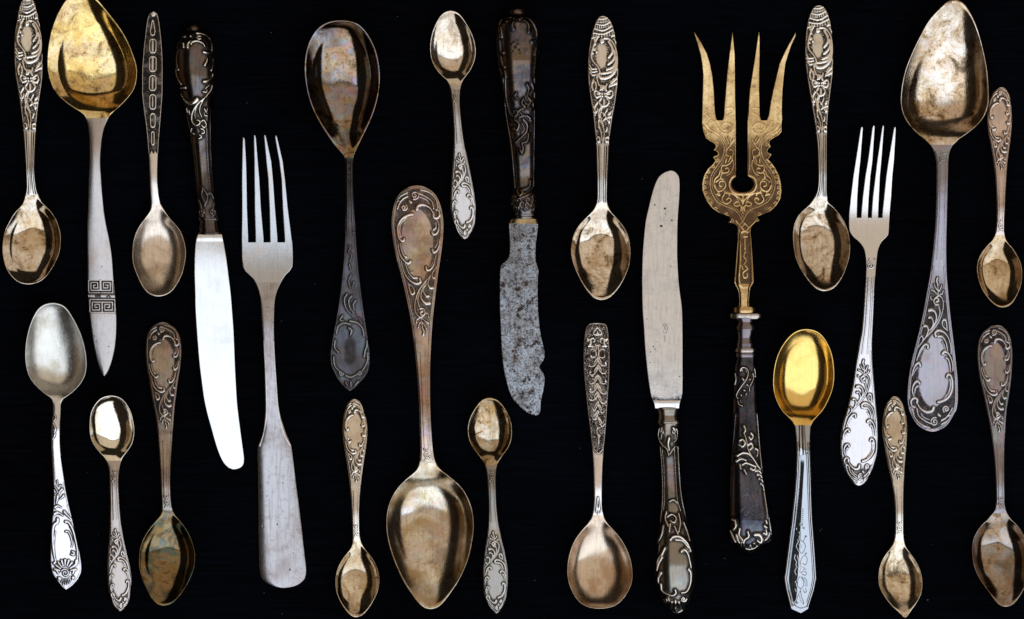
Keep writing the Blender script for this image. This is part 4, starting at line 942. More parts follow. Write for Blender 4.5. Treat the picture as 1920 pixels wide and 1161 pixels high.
fork("dinner_fork", "bright ornate silver fork with scrollwork handle, right half, beside the large tablespoon", U_,
     ([(239,1614,1617.4),(243,1612.6,1617.6),(302,1604,1613.4),(330,1599.8,1610.6),(369,1595.5,1608.4),(400,1592.4,1607.8),(408.5,1592,1607.8)],
      [(236.4,1636,1639.4),(240,1634.8,1639.8),(302,1627,1636),(330,1622.5,1632.6),(369,1618,1630),(400,1615.4,1628.6),(408.5,1615,1628.6)],
      [(236.4,1653.8,1657),(240,1653,1657),(302,1644.4,1652.8),(330,1641.4,1650.4),(369,1637,1649),(400,1634.8,1647.8),(408.5,1634.8,1647.8)],
      [(239,1676,1679),(243,1674.8,1679.4),(302,1665.4,1676.4),(330,1661.6,1673.8),(369,1658,1672),(400,1655,1669.4),(408.5,1654.8,1669)]),
     408.5, (metal("bright_silver_u", (.66,.65,.69), (.72,.64,.60), .15, .17, scratch=.4, cloud=.12, spots=.15, seed=22), metal("bright_silver_u_head", (.72,.71,.73), (.72,.62,.54), .3, .22, scratch=.8, cloud=.12, spots=.1, seed=22.5)),
     u_rel, [(236,34),(280,29),(330,20),(370,12),(398,9),(440,11),(480,19),(515,23),(545,23.5),(640,19.5),(780,12),(870,8.5),(911,7)])

# ------------------------------------------------------------------ knives
def blade(rows, mat, e, zprof, label=None, step=1.6, linear=False, relief=None, roll=0.0, name="blade"):
    o = Outline(rows, linear)
    zc = natural([p[0] for p in zprof], [p[1] for p in zprof])
    def top(X, Y, U, W): return zc(Y) - edge_drop(U, W, 1.3, 1.0) - 0.9*U*U + roll*U*W
    def bot(X, Y, U, W): return zc(Y) - 0.6 - 3.4*(1 - 0.7*U*U) + roll*U*W
    return add_mesh(name, grid_mesh(o, o.y0, o.y1, top, bot, step=step, ncol=None if relief is not None else 44, relief=relief, cap=(True, True)), mat, e, label)

def hollow(o, ya, yb, zprof, mat, e, name="handle", relief=None, flat=0.8, cap=(True, True), step=1.0, ncol=None, p=0.5, label=None):
    zc = natural([q[0] for q in zprof], [q[1] for q in zprof])
    def top(X, Y, U, W): return zc(Y) + flat*np.minimum(W, 40)*np.power(np.clip(1 - U*U, 0, 1), p)
    def bot(X, Y, U, W): return zc(Y) - flat*0.5*np.minimum(W, 40)*np.power(np.clip(1 - U*U, 0, 1), p)
    return add_mesh(name, grid_mesh(o, ya, yb, top, bot, step=step, ncol=ncol, relief=relief, cap=cap, nb=11), mat, e, label)

def ring(rows, zmid, mat, e, name="collar", flat=0.62, bulge=1.5):
    """turned ring: its width swells between its two edges"""
    (ya, xa, xb), (yb, xc_, xd) = rows
    rr = []
    for k in range(9):
        t = k/8; b = bulge*math.sin(math.pi*t)**0.6
        rr.append((ya+(yb-ya)*t, xa+(xc_-xa)*t - b, xb+(xd-xb)*t + b))
    o = Outline(rr, True)
    return hollow(o, ya, yb, [(ya-1, zmid), ((ya+yb)/2, zmid), (yb+1, zmid)], mat, e, name, flat=flat, step=0.6, ncol=40)

# knife with the bright white blade
D_h = [(42,361,367),(44,356,372),(50,350,376),(58,347,379),(62,342,384),(72,335,395),(84,329.5,400),(101,327.3,402),(134,327.5,403.3),(151,331,403.4),(168,336,402),(185,340,400.4),(201.5,343.7,399.8),(235,350.3,399.6),(269,357,399.2),(302,361,399.8),(336,364.5,401.4),(366,367,404),(385,367.5,407.5),(397,368.6,409.6),(410,370.5,411)]
oD = Outline(D_h)
def d_rel(o):
    R = Relief(320, 40, 415, 412); ox, oy, k = 320, 30, 5.05
    for q in range(7):
        a = math.radians(-160 + q*23); R.stroke([(364, 66), (364+17*math.cos(a), 66+22*math.sin(a))], 1.2, 2.6, 1.0)
    raw(R, [([(128,190),(129,191)],20,20,1.1), ([(190,182),(192,190)],15,13,1.1), ([(255,195),(290,190),(300,210),(275,222),(250,205)],12,10,1.3),
      ([(250,160),(310,165),(360,190),(395,240),(405,300),(400,350)],12,12,1.3), ([(200,268),(215,248),(260,240),(310,262),(330,290)],12,8,1.4), ([(165,300),(170,260),(200,240)],14,10,1.1),
      ([(120,260),(126,300)],13,10,1.1), ([(76,320),(60,380),(58,440),(68,510)],5,7,1.1), ([(70,512),(71,513)],15,15,1.2),
      ([(45,500),(60,580),(90,640),(100,650)],7,9,1.1), ([(95,690),(140,686)],11,15,1.3), ([(90,740),(120,790),(170,828),(220,826),(256,795)],10,22,1.5),
      ([(320,345),(345,352),(395,352)],13,12,1.2), ([(356,410),(350,445),(335,470)],9,16,1.3), ([(410,400),(412,470),(395,520)],8,9,1.2),
      ([(325,628),(360,622),(400,590),(412,550)],16,9,1.4), ([(420,640),(380,660),(340,690)],6,8,1.1), ([(315,722),(345,728),(352,708)],9,8,1.2),
      ([(410,650),(390,710),(350,760),(300,830),(280,900),(300,960)],10,6,1.2), ([(330,780),(270,830),(230,880),(205,940),(205,1000),(235,1040),(275,1030),(282,1000),(255,990)],9,10,1.4), ([(300,800),(250,870),(235,930),(240,970)],8,5,1),
      ([(355,880),(345,915),(325,880)],6,8,1.1), ([(360,950),(330,945),(320,915)],8,5,1.1), ([(300,1000),(320,990),(345,1030),(325,1060),(300,1040)],9,9,1.3), ([(290,1070),(320,1085),(325,1110),(300,1115)],9,9,1.3), ([(200,1070),(190,1100),(220,1120)],8,8,1), ([(150,880),(160,920)],10,6,1), ([(175,900),(185,940)],8,5,1),
      ([(275,1130),(300,1150),(270,1165)],8,9,1.1)], ox, oy, k, 2.2)
    for a, pts in (("l", [(345,205),(352,245),(360,300),(366,362)]), ("l2", [(350,215),(357,255),(364,300),(368.5,362)]), ("r", [(397,205),(396,240),(397,300),(402,362)]), ("r2", [(391,205),(389,240),(391,300),(396,362)])):
        R.stroke(pts, 1.3, 1.1, 1.6)
    for (cx, s) in ((379, 1), (399, -1)):
        R.stroke(spiral(cx, 398, 7, 1.3, 1.5, s), 2, 1.6, 2); R.stroke([(cx - s*8, 375), (cx - s*3, 385), (cx, 404)], 2.4, 1.6, 2)
    R.stroke([(381,352),(378,366),(384,380)], 2, 2.6, 2); R.stroke([(379,352),(390,368),(384,385)], 2, 2.6, 2); R.stroke([(388,366),(396,362),(402,372)], 2.2, 1.6, 1.8)
    return R.finish(.9, .8, 1, .5)
eD = thing("table_knife", "knife with bright white curved blade pointing down and dark rococo handle", "knife", 390, 450)
mD = metal("dark_handle_silver_d", (.135,.13,.135), (.045,.035,.033), .6, .19, wear=.95, irid=.15, cloud=.7, dirt=.2, seed=23)
hollow(oD, 42, 409, [(40,16),(120,24),(250,24),(330,21),(440,22)], mD, eD, relief=d_rel(oD), flat=.85)
ring([(408,371,409.5),(414,371,409.5)], 22, mD, eD); hollow(Outline([(414,372,408.5),(424,370.8,409.5),(435,372,411)], True), 413, 436, [(410,22),(424,22),(440,22)], mD, eD, "neck", step=1, ncol=34)
ring([(434.5,370,414.5),(440.5,370.5,415.5)], 23, mD, eD, bulge=1.2)
mBo = metal("steel_bolster", (.74,.74,.78), (.5,.46,.46), .3, .2, seed=24)
blade([(440,371,416.5),(446,369,418),(453,367.6,419)], mBo, eD, [(438,34),(446,34.5),(455,33.5)], step=.8, name="bolster")
blade([(449,368.2,418),(452,367.3,419),(465,366,421.5),(481,365,424.3),(514,364.5,428.6),(548,365.4,432.6),(581.5,366,435.3),(615,368,437.7),(649,370.4,439.2),(682,373.2,440.3),(716,377.2,441.9),(749,381.7,443.7),(770,386,445.7),(803.7,395,449.8),(837,404.4,454.2),(854,410.5,456.4),(867.7,417.5,456.4),(876,425,452),(879.5,431,445),(880.5,435,439)],
      metal("white_polished_blade", (.74,.76,.80), (.6,.6,.64), .1, .2, scratch=.7, cloud=.06, spots=.08, seed=25), eD, [(448,33),(470,32.6),(560,27.5),(700,18.5),(820,10),(881,6)])

# knife with the rusty blade
M_h = [(13.2,965,977),(14.5,959,983),(18.5,953,985),(25,950.6,986),(28.5,947,988),(31,941,993),(37,934.6,1003),(47,929.4,1009.4),(60.4,926.8,1011.8),(77,927.2,1012.4),(101,928.8,1011.2),(134,932.8,1008.4),(168,938.5,1006),(201.5,943.5,1004.4),(235,948.6,1004),(269,953,1003.4),(302,956.2,1002.8),(336,959.7,1002.2),(354,960,1003),(362,957.5,1005.6),(370,955.3,1007.4),(382,955.6,1007.8),(393.5,959.5,1005.6),(400,964,1003.2),(411,966,1003)]
oM = Outline(M_h)
def m_rel(o):
    R = Relief(920, 12, 1018, 412); ox, oy, k = 780, 0, 2.978
    for q in range(7):
        a = math.radians(-160 + q*23); R.stroke([(967.5, 27), (967.5+14*math.cos(a), 27+12*math.sin(a))], 1.0, 2.0, 1.2)
    raw(R, [([(505,120),(480,105),(462,130),(458,170),(470,210)],6,8,1.2), ([(500,100),(540,95),(545,105)],6,6,1), ([(585,100),(620,95),(650,120),(675,170),(680,220)],6,6,1.2), ([(545,120),(535,145),(540,165)],6,12,1.4), ([(580,108),(570,98)],7,7,1.2), ([(600,110),(630,140),(632,182)],5,11,1.4),
      ([(470,150),(474,208)],5,10,1.3), ([(650,240),(672,225),(684,190)],12,5,1.3), ([(466,230),(470,290),(484,298)],4,9,1.3), ([(472,320),(480,370),(490,378)],4,8,1.2), ([(676,270),(666,310)],6,5,1), ([(494,400),(498,432)],4,8,1.2),
      ([(497,440),(500,540),(512,600),(525,640),(548,655),(568,635),(558,618),(542,625)],5,6,1.5), ([(484,440),(500,640),(530,820),(550,1050)],4,4,1.2), ([(664,440),(664,700),(660,1040)],4,4,1.2), ([(675,440),(668,800),(668,1050)],3,3,1),
      ([(620,475),(632,500),(620,540)],9,5,1.3), ([(650,470),(660,500),(640,530)],9,5,1.2), ([(560,525),(550,540),(562,552)],7,6,1.2),
      ([(600,555),(590,580),(610,600)],8,8,1.4), ([(630,550),(645,570),(630,590)],9,8,1.4), ([(655,560),(660,600),(640,610)],8,8,1.3), ([(615,580),(616,581)],8,8,1.5), ([(600,610),(575,620),(590,640)],7,6,1.2),
      ([(575,660),(600,650),(630,655),(650,680),(635,672)],7,6,1.4), ([(530,672),(560,680),(575,700),(560,730),(540,720)],8,8,1.4), ([(600,670),(622,700),(615,740),(580,775),(555,800)],9,6,1.5), ([(590,690),(605,720),(590,745)],4,4,1), ([(630,750),(622,790),(595,800)],8,6,1.3), ([(590,800),(598,830),(590,855),(580,840)],7,8,1.3), ([(553,795),(554,800)],8,8,1.3),
      ([(560,1060),(575,1090),(595,1075),(585,1062)],8,8,1.4), ([(640,1010),(635,1045),(600,1060)],8,6,1.3), ([(660,1050),(640,1080),(600,1100),(570,1110)],7,7,1.3)], ox, oy, k, 2.0)
    for q in range(16):
        x = 962 + (q % 4)*13 + 3*math.sin(q*2.2); y = 366 + (q//4)*8 + 2*math.cos(q*1.7)
        R.stroke([(x-3, y+3), (x, y-2), (x+4, y+2)], 1.8, 1.2, 1.8)
    R.finish(.9, .8, 1, .55)
    X, Y = np.meshgrid(R.gx, R.gy)
    for (x, y, r) in ((958,84,2.8),(963,80,2.2),(966,90,3),(970,84,2),(973,95,2.4),(962,97,1.6),(970,77,1.6),(975,101,1.8),(957,92,1.6)):
        R.pat = np.maximum(R.pat, np.clip(2.2 - 1.5*np.hypot(X-x, Y-y)/r, 0, 1))
    return R
eM = thing("table_knife", "knife with rusty pitted notched blade and blackened floral handle, top centre", "knife", 985, 420)
mM = metal("black_handle_silver_m", (.19,.195,.23), (.045,.04,.042), .6, .19, wear=.9, irid=.12, cloud=.8, dirt=.4, seed=26)
hollow(oM, 13.2, 401, [(10,15),(60,24),(200,26),(330,22),(430,22)], mM, eM, relief=m_rel(oM), flat=.85)
ring([(400,965,1003),(405,965.5,1003)], 22, mM, eM, bulge=1); ring([(405,967,1001),(410,968,1001)], 22, mM, eM, bulge=.8)
mMb = metal("brass_tinted_bolster", (.62,.52,.34), (.3,.22,.12), .5, .22, cloud=.4, seed=27)
hollow(Outline([(409.5,960,1005),(411,957.6,1007),(416,955,1008.6),(420,953.5,1009)], True), 409.5, 420, [(405,20),(415,20),(424,20)], mMb, eM, "bolster", flat=.35, step=1, ncol=40)
blade([(419.5,954,1008.8),(425,953.9,1009),(440,955,1007.2),(455,955.8,1005.2),(467,955.6,1004.4),(475,955.4,1004.2),(483,953.5,1004.2),(488,950,1004.6),(491,946.5,1005.2),(495,941.5,1006.5),(498,938.8,1007.6),(506,937.6,1009.8),(513,937,1010.6),(516,937,1009.4),(519,937,1008.8),(548,936.8,1008.4),(581,937,1009),(615,938.6,1012),(635,939.4,1016),(649,940,1019),(658,940.6,1021),(665,941,1021.6),(671,941.4,1021),(677,942,1018.4),(682,942.8,1014.4),(686,943.5,1012),(689,944,1012),(694,944.6,1014.8),(702,946,1020),(709,947.6,1021.5),(716,949.4,1021.5),(726,952,1020.2),(733,954,1019),(741,957.6,1017),(749,961.5,1015.2),(757,969,1014.2),(764,976,1014),(770,982.5,1013.4),(775,990,1012),(778,998,1009.5),(779.3,1003,1006)],
      metal("rusty_pitted_blade", (.30,.33,.38), (.17,.15,.14), .5, .32, scratch=1.3, cloud=.5, rust=1.0, spots=.6, seed=28), eM, [(418,30),(440,29.5),(560,23),(700,14),(779,8)], linear=True)

# knife standing blade up
Q_h = [(795,1232.5,1274.8),(800,1232.8,1273.6),(820.5,1233,1273),(841,1234.6,1273),(871,1237,1274.8),(905,1238,1276.5),(938,1237.6,1281.5),(972,1235,1287.6),(1006,1231,1295.3),(1039,1228,1302),(1063,1226.3,1304.2),(1086.6,1227.6,1304.2),(1107,1231.6,1302),(1124,1238,1297),(1131,1242,1293.6),(1137,1249,1287.6),(1143,1254.5,1284),(1147,1259,1281),(1150.5,1264.5,1276.5),(1151.6,1268,1273)]
oQ = Outline(Q_h)
def q_rel(o):
    R = Relief(1220, 790, 1312, 1153); ox, oy, k = 1220, 750, 4.644
    ox2, oy2, k2 = 1040, 770, 2.969
    raw(R, [([(100,265),(108,275),(98,290),(85,275),(95,245),(80,240),(65,270),(62,320),(78,360)],8,6,1.3), ([(195,265),(188,280),(205,290),(215,265),(190,240),(225,250),(235,290),(225,345),(205,365)],8,6,1.3), ([(75,360),(100,395),(140,430),(155,485)],9,7,1.3), ([(92,300),(86,340)],6,4,1), ([(215,300),(212,340)],6,4,1),
      ([(160,330),(150,380),(160,430)],14,10,1), ([(235,395),(200,420),(165,470)],7,6,1.1),
      ([(80,410),(95,600),(100,850),(80,1060)],5,5,1.1), ([(96,430),(112,600),(116,850),(105,960)],4,4,1), ([(205,400),(215,600),(230,850),(260,960)],5,5,1.1), ([(240,390),(250,600),(272,850),(320,1060)],6,6,1.1)], ox, oy, k, 2.2)
    raw(R, [([(635,505),(660,495),(680,510)],5,5,.8), ([(620,560),(612,600),(630,640)],6,6,1), ([(625,590),(650,575),(675,595),(665,620),(640,610)],6,6,1.3), ([(690,570),(700,620),(690,670)],6,6,1), ([(640,630),(635,670)],8,6,1), ([(665,640),(690,690),(740,730)],6,6,1), ([(600,640),(590,690),(570,730)],8,6,1), ([(720,620),(740,670),(755,720)],6,6,1),
      ([(640,715),(660,698),(700,700),(740,735),(760,780)],9,7,1.5), ([(670,715),(710,722),(745,760)],6,4,1), ([(705,780),(725,770),(745,800),(760,870),(762,930)],10,6,1.5), ([(750,880),(762,900),(758,960),(735,1005),(705,1012)],12,7,1.5),
      ([(610,760),(590,800),(570,830),(560,870)],8,7,1.4), ([(590,812),(572,850),(562,890)],10,6,1.3), ([(585,900),(570,930),(572,960)],10,7,1.3), ([(585,965),(590,1000),(615,1020),(650,1028),(672,1015),(668,995)],9,8,1.5), ([(560,930),(555,900)],5,5,1),
      (spiral(718,1048,18,1.2,0,1),7,6,1.5), (spiral(622,1052,18,1.2,3,-1),7,6,1.5), ([(650,1065),(640,1100)],8,8,1.2), ([(670,1060),(672,1110)],9,9,1.2), ([(690,1065),(705,1100)],8,8,1.2), ([(640,1120),(675,1130),(715,1115)],7,7,1.2)], ox2, oy2, k2, 2.2)
    return R.finish(.85, .7, .9, .45)
eQ = thing("table_knife", "knife standing blade up with plain stamped grey blade and rounded scroll handle", "knife", 1255, 770)
mQ = metal("green_brown_silver_q", (.29,.27,.235), (.11,.085,.06), .5, .2, wear=.8, irid=.25, cloud=.3, seed=29)
hollow(oQ, 795, 1151.6, [(770,22),(860,21),(960,23),(1080,26),(1155,16)], mQ, eQ, relief=q_rel(oQ), flat=.8)
ring([(788,1232,1274.5),(796,1232.5,1274.5)], 22, mQ, eQ, bulge=1.2)
hollow(Outline([(768,1229,1274),(771,1230,1273.6),(779,1232,1271.5),(788,1231,1273.5)], True), 768, 789, [(760,22),(778,22),(792,22)], mQ, eQ, "neck", step=1, ncol=36)
ring([(764.5,1228,1274),(769,1229,1274)], 22, mQ, eQ, bulge=.6)
blade([(751,1223.5,1276),(754,1225,1274.8),(765.5,1227.4,1273.6)], mBo, eQ, [(748,33),(757,33.6),(768,32)], step=.8, name="bolster")
oQb = [(320,1255,1261),(321.5,1250,1265.5),(324,1244.5,1268.5),(332,1235,1273.6),(346,1228,1275),(369,1221,1274.2),(390,1216,1272.8),(413.6,1210.8,1271.2),(447,1207,1270.4),(481,1204.6,1270.4),(514,1203.6,1271.8),(548,1203.8,1275),(570,1204.2,1278),(581.5,1204.6,1279),(615,1207,1279.8),(649,1209,1280),(682,1212,1280),(716,1216,1280),(742.7,1220.4,1278.6),(750,1222.4,1276.6),(753.5,1224,1274.5)]
mQb = metal("plain_grey_blade", (.80,.84,.93), (.56,.58,.64), .45, .22, scratch=.5, cloud=.35, spots=.7, seed=30, pits=.15)
def qb_rel(o):
    R = Relief(1200, 318, 1285, 756); R.finish(0, 0)
    X, Y = np.meshgrid(R.gx, R.gy)
    n = RNG.random(R.h.shape)
    for ax in (0, 1): n = np.apply_along_axis(lambda r: np.convolve(r, np.ones(7)/7, 'same'), ax, n)
    n = (n-.5)/n.std()
    ed = 748 - 7*((X-1250)/28)**2 + 2*n
    R.pat = 0.85*sstep(-9, 6, Y - ed)*np.clip(.8 + .3*n, 0, 1)
    R.H = 0.25*R.pat*n
    for (x, y, r) in ((1247,391,1.8),(1240,424,2.2),(1260,413,1.6),(1248,401,1),(1228,384,1.2),(1225,650,1.1),(1228,655,1),(1213,598,1),(1258,500,1),(1220,660,1),(1219,680,.9),(1274,706,1.2)):
        R.pat = np.maximum(R.pat, np.clip(2 - 1.5*np.hypot((X-x)*.8, Y-y)/r, 0, 1))
    return R
oq = Outline(oQb)
bq = blade(oQb, mQb, eQ, [(320,7),(400,12),(560,22),(700,30),(754,32)], relief=qb_rel(oq), step=1.4, roll=.006)
# maker's stamp on this blade: oval mark and steel mark, engraved letters running down the blade
ink = metal("engraved_dark_line", (.10,.085,.08), (.06,.05,.05), .3, .45, spots=0, seed=31)
def stamp(text, x, y, size, z, e, rot=-math.pi/2, sx=1.0):
    c = bpy.data.curves.new("stamp", 'FONT'); c.body = text; c.size = size*S; c.extrude = 0.06*S; c.align_x = 'CENTER'; c.align_y = 'CENTER'
    c.resolution_u = 2; c.offset = 0.0
    tmp = bpy.data.objects.new("stamp_source", c)
    me = bpy.data.meshes.new_from_object(tmp, depsgraph=None) if False else None
    sc.collection.objects.link(tmp); dg = bpy.context.evaluated_depsgraph_get()
    me = bpy.data.meshes.new_from_object(tmp.evaluated_get(dg)); bpy.data.objects.remove(tmp)
    me.name = "stamp"; me.materials.clear(); me.materials.append(ink)
    o = bpy.data.objects.new("stamp", me); sc.collection.objects.link(o); o.parent = e
    o.location = ((x-CX)*S - e.location.x, (CY-y)*S - e.location.y, z*S)
    o.rotation_euler = (0, 0, rot); o.scale = (sx, 1, 1)
    return o
zq = lambda y: float(natural([320,400,560,700,754],[7,12,22,30,32])(y))
stamp("ЗИМ", 1246.3, 616, 6.4, zq(616)+.25, eQ)
stamp("НЕРЖ", 1246.0, 635.5, 4.2, zq(635.5)+.25, eQ)
def oval_mark(cx, cy, rx, ry, z, e):
    V = []; F = []
    n = 40
    for k in range(n):
        a = math.radians(-150 + 300*k/(n-1)); t = .42
        for dr in (-t, t):
            V.append(((cx+(rx+dr)*math.cos(a)-CX)*S - e.location.x, (CY-cy-(ry+dr)*math.sin(a))*S - e.location.y, (z(cy+(ry)*math.sin(a)) + .22)*S))
    for k in range(n-1): F.append([2*k, 2*k+1, 2*k+3, 2*k+2])
    nv = len(V); V += [(a, b, c-.3*S) for a, b, c in V]
    F += [[2*k+1, nv+2*k+1, nv+2*k+3, 2*k+3] for k in range(n-1)] + [[2*k, 2*k+2, nv+2*k+2, nv+2*k] for k in range(n-1)]
    me = bpy.data.meshes.new("maker_mark"); me.from_pydata(V, [], F); me.materials.append(ink)
    o = bpy.data.objects.new("maker_mark", me); sc.collection.objects.link(o); o.parent = e
oval_mark(1246.6, 616, 5.0, 8.6, zq, eQ)

# ------------------------------------------------------------------ gilt serving fork
eR = thing("serving_fork", "gilt brass serving fork with flared tines, engraved round plate and dark carved handle", "fork", 1395, 580)
GOLD = (.78, .57, .29)
mR = metal("engraved_gilt_brass", GOLD, (.46,.29,.12), .65, .24, wear=.15, oxide=(.11,.062,.034), spots=.45, cloud=.6, scratch=.8, seed=32, dirt=.55)
zR = natural([58,120,200,300,420,575], [34,29,23,19,19,20])
def rz(m):
    def top(X, Y, U, W):
        dist = np.where(U < 0, (1+U)*W if m in (0, 1) else 99, (1-U)*W if m in (0, 2) else 99)
        t = np.clip(1 - dist/1.6, 0, 1)
        return zR(Y) - 1.3*(1-np.sqrt(np.maximum(1-t*t, 0)))
    return top
rbot = lambda X, Y, U, W: zR(Y) - 5.5
LT = [(60,1300.6,1302),(64,1301.4,1304),(80,1306.4,1314.6),(101,1312.6,1325.6),(120,1316,1331.5),(141,1318,1335.6),(168,1317.4,1338.4),(190,1316.6,1339.6),(205,1316.4,1340.6),(217,1316.2,1341.8),(224,1316,1344),(226,1316,1345.5)]
LT2 = [(61,1372.6,1373.6),(70,1371.4,1374.6),(101,1367.4,1377.6),(134,1363.4,1378.2),(168,1360.6,1378.4),(200,1358,1379),(217,1357.2,1379.4),(224,1355.4,1379.5),(226,1354,1379.6)]
RT1 = [(61,1422,1423.4),(70,1420.4,1424.2),(101,1416,1424.5),(134,1411,1423.6),(168,1405.6,1423.6),(200,1403.4,1424.4),(217,1402,1425),(224,1401.6,1427),(226,1401.4,1428)]
RT2 = [(62,1490.4,1491.6),(68,1487.6,1491.2),(84,1478,1484),(101,1469.4,1478),(120,1461,1472.6),(141,1456,1470),(168,1449.6,1467.6),(190,1445,1466.6),(205,1442.8,1466.4),(217,1441,1466.8),(224,1438,1467),(226,1437,1467)]
HC, HY, HX, HR = 1392.5, 345.0, 20.6, 16.0
def inner(y, s):
    if y <= 327: return HC - 12.3 if s < 0 else HC + 8.7
    if y <= HY + HR:
        q = HX*math.sqrt(max(0, 1-((y-HY)/HR)**2)) if y > HY-HR+.01 else 0
        lim = 12.3 if s < 0 else 8.7
        if y < HY: q = max(q, lim)
        return HC + s*q
    return HC
LO = [(226,1316),(233.5,1316),(247,1318.4),(259,1323),(264,1330),(268,1338),(273,1341.6),(277.7,1341),(281.6,1336.5),(283.5,1343.6),(288,1346),(291.5,1345),(294,1336),(297,1338),(301,1341),(308,1336),(317,1326.5),(329,1319.5),(343,1316),(357,1316.6),(368,1320.7),(380,1326.5),(391.6,1336),(400,1350),(405.6,1367),(410,1369),(414,1367.6),(417.2,1364.6),(419.8,1377),(424,1382),(436,1383.5)]
RO = [(226,1466.6),(233.5,1466),(247,1466),(253,1461),(258,1452),(264,1443.4),(269.5,1443.2),(272,1444.5),(275,1446.4),(279,1440.5),(284.6,1439),(287,1441),(289.3,1448),(293,1444.5),(298.6,1440.5),(305.6,1447.4),(315,1454.4),(329,1461.4),(345,1465),(359,1466),(373,1463.7),(384.6,1456.7),(396,1445),(402,1431),(405.6,1421),(409,1421.4),(413.7,1425.4),(417.4,1417),(424,1410),(436,1406.7)]
ysR = np.arange(226, 436.5, .75)
lo = np.interp(ysR, *zip(*LO)); ro = np.interp(ysR, *zip(*RO))
left = Outline([(y, a, inner(y, -1)) for y, a in zip(ysR, lo)], True)
right = Outline([(y, inner(y, 1), b) for y, b in zip(ysR, ro)], True)
RR = Relief(1295, 55, 1495, 576)
ox, oy, k = 1280, 180, 4.3
half = [([(430,80),(425,300),(428,560),(436,620)],3,3,.7), ([(436,640),(400,655),(378,690),(378,730),(400,770),(440,790),(484,794)],7,7,1),
 ([(158,230),(200,280),(270,320),(320,370),(336,430),(318,500),(280,560),(240,620),(222,690),(232,770),(280,850),(350,890),(430,925),(484,1010),(505,1035)],2.6,2.6,1),
 ([(190,225),(225,270),(290,310),(338,370),(352,430),(334,510),(296,570),(254,630),(238,690),(248,760),(300,845),(380,885),(440,915),(500,990)],2.2,2.2,.9),
 ([(250,200),(280,250),(330,300),(390,290),(400,240),(350,215),(310,240),(330,275),(360,265)],2.6,2.2,.6), ([(200,100),(180,140),(210,170),(190,210)],2,2,.5), ([(350,100),(400,95),(410,130),(370,150),(345,190)],2.4,2,.5),
 ([(365,330),(385,360),(380,400),(350,440),(360,480),(400,480),(405,440),(380,430)],4,3,1), ([(410,350),(390,390)],5,3,1), ([(350,340),(372,380)],5,3,1),
 ([(400,480),(390,530),(350,560),(320,560),(310,590),(330,620),(370,610),(365,580),(345,585)],5,4,1), ([(385,490),(370,530)],6,3,1), ([(350,510),(345,540)],6,3,1), ([(400,500),(410,560),(385,620),(355,640)],3,3,1),
 ([(300,605),(290,640),(260,670),(252,720),(280,765),(320,760),(345,725),(335,690),(300,690),(295,720),(315,730)],5,4,1), ([(315,620),(305,660),(330,675)],6,3,1), ([(270,690),(300,670)],6,3,1), ([(275,790),(300,800),(285,770)],6,4,1), ([(260,720),(270,750)],5,4,1),
 ([(340,765),(330,800),(315,830),(340,865),(375,860),(390,835),(370,820),(355,835)],5,4,1), ([(345,780),(390,785),(430,800),(470,840),(484,870)],5,4,1), ([(375,800),(360,770)],6,3,1), ([(400,790),(430,810),(455,850)],4,3,1),
 ([(410,870),(440,850),(460,870),(440,888),(415,880)],4,4,1), ([(484,805),(484,860)],8,3,1), ([(470,835),(484,850)],5,4,.9), ([(460,880),(475,892)],5,5,1), ([(470,895),(470,925)],6,4,1), ([(484,895),(484,945)],5,4,1)]
def mir(src): return [([(968-x if True else x, y) for x, y in p], a, b, h) for p, a, b, h in src]
raw(RR, half, ox, oy, k, 1.2, 1.35); raw(RR, mir(half), ox, oy, k, 1.2, 1.35)
for side, tab in ((1, LO), (-1, RO)):                     # running wave border
    py = [p[0] for p in tab]; px = [p[1] for p in tab]
    for q in range(17):
        y = 250 + q*10.2
        if 272 < y < 300: continue
        x = float(np.interp(y, py, px)) + side*3.2; sl = (float(np.interp(y+3, py, px)) - float(np.interp(y-3, py, px)))/6
        sl = max(-2.2, min(2.2, sl)); L_n = math.hypot(1, sl); tx, ty = sl/L_n, 1/L_n; nx_, ny_ = side*ty, -side*tx
        P0 = (x, y)
        f = lambda a, b: (P0[0] + a*nx_ + b*tx, P0[1] + a*ny_ + b*ty)
        RR.stroke([f(0, -3), f(2.0, -3.4), f(4.4, -1), f(3.4, 1.6), f(1.8, .8)], 1.0, .8, 1.0); RR.stroke([f(0, -3), f(0, 4)], 1.2, 1.2, .9)
    # plain rim left by the engraver along the edge
    ys_ = np.arange(236, 400, 2.0)
    RR.stroke([(float(np.interp(y, py, px)) + side*1.2, y) for y in ys_], 1.5, 1.5, 1.0, smooth=False)
ox, oy, k = 1290, 380, 2.978
raw(RR, [([(285,150),(292,300),(285,420),(292,462)],5,5,1), ([(350,150),(352,300),(362,430),(352,462)],5,5,1), ([(300,165),(318,158),(340,168)],6,6,1), ([(310,190),(332,190)],4,4,1), ([(318,200),(318,260)],4,4,.8),
 ([(322,270),(312,300),(326,322),(312,345)],3,3,1), ([(318,350),(332,370),(312,385),(305,400),(315,420),(330,415),(330,395)],5,4,1.1), ([(300,350),(308,375)],4,3,1), ([(285,460),(320,470),(355,460)],8,8,1),
 ([(268,100),(290,130),(310,150)],4,4,1), ([(380,100),(350,130),(330,150)],4,4,1), ([(318,115),(300,140)],3,3,1), ([(318,115),(340,140)],3,3,1)], ox, oy, k, 1.0)
RR.finish(0, 0)
Xg, Yg = np.meshgrid(RR.gx, RR.gy)
zone = sstep(232, 305, Yg)*0.95 * (Yg < 533)
RR.pat = zone*(1 - sstep(.12, .55, RR.h)) + .35*sstep(190, 235, Yg)*(1-zone)*np.clip((np.roll(RR.h, 2, 0) - RR.h)*2 + (np.roll(RR.h, 2, 1) - RR.h)*2, 0, 1)
RR.pat = np.clip(RR.pat, 0, 1); RR.H = RR.H*1.0
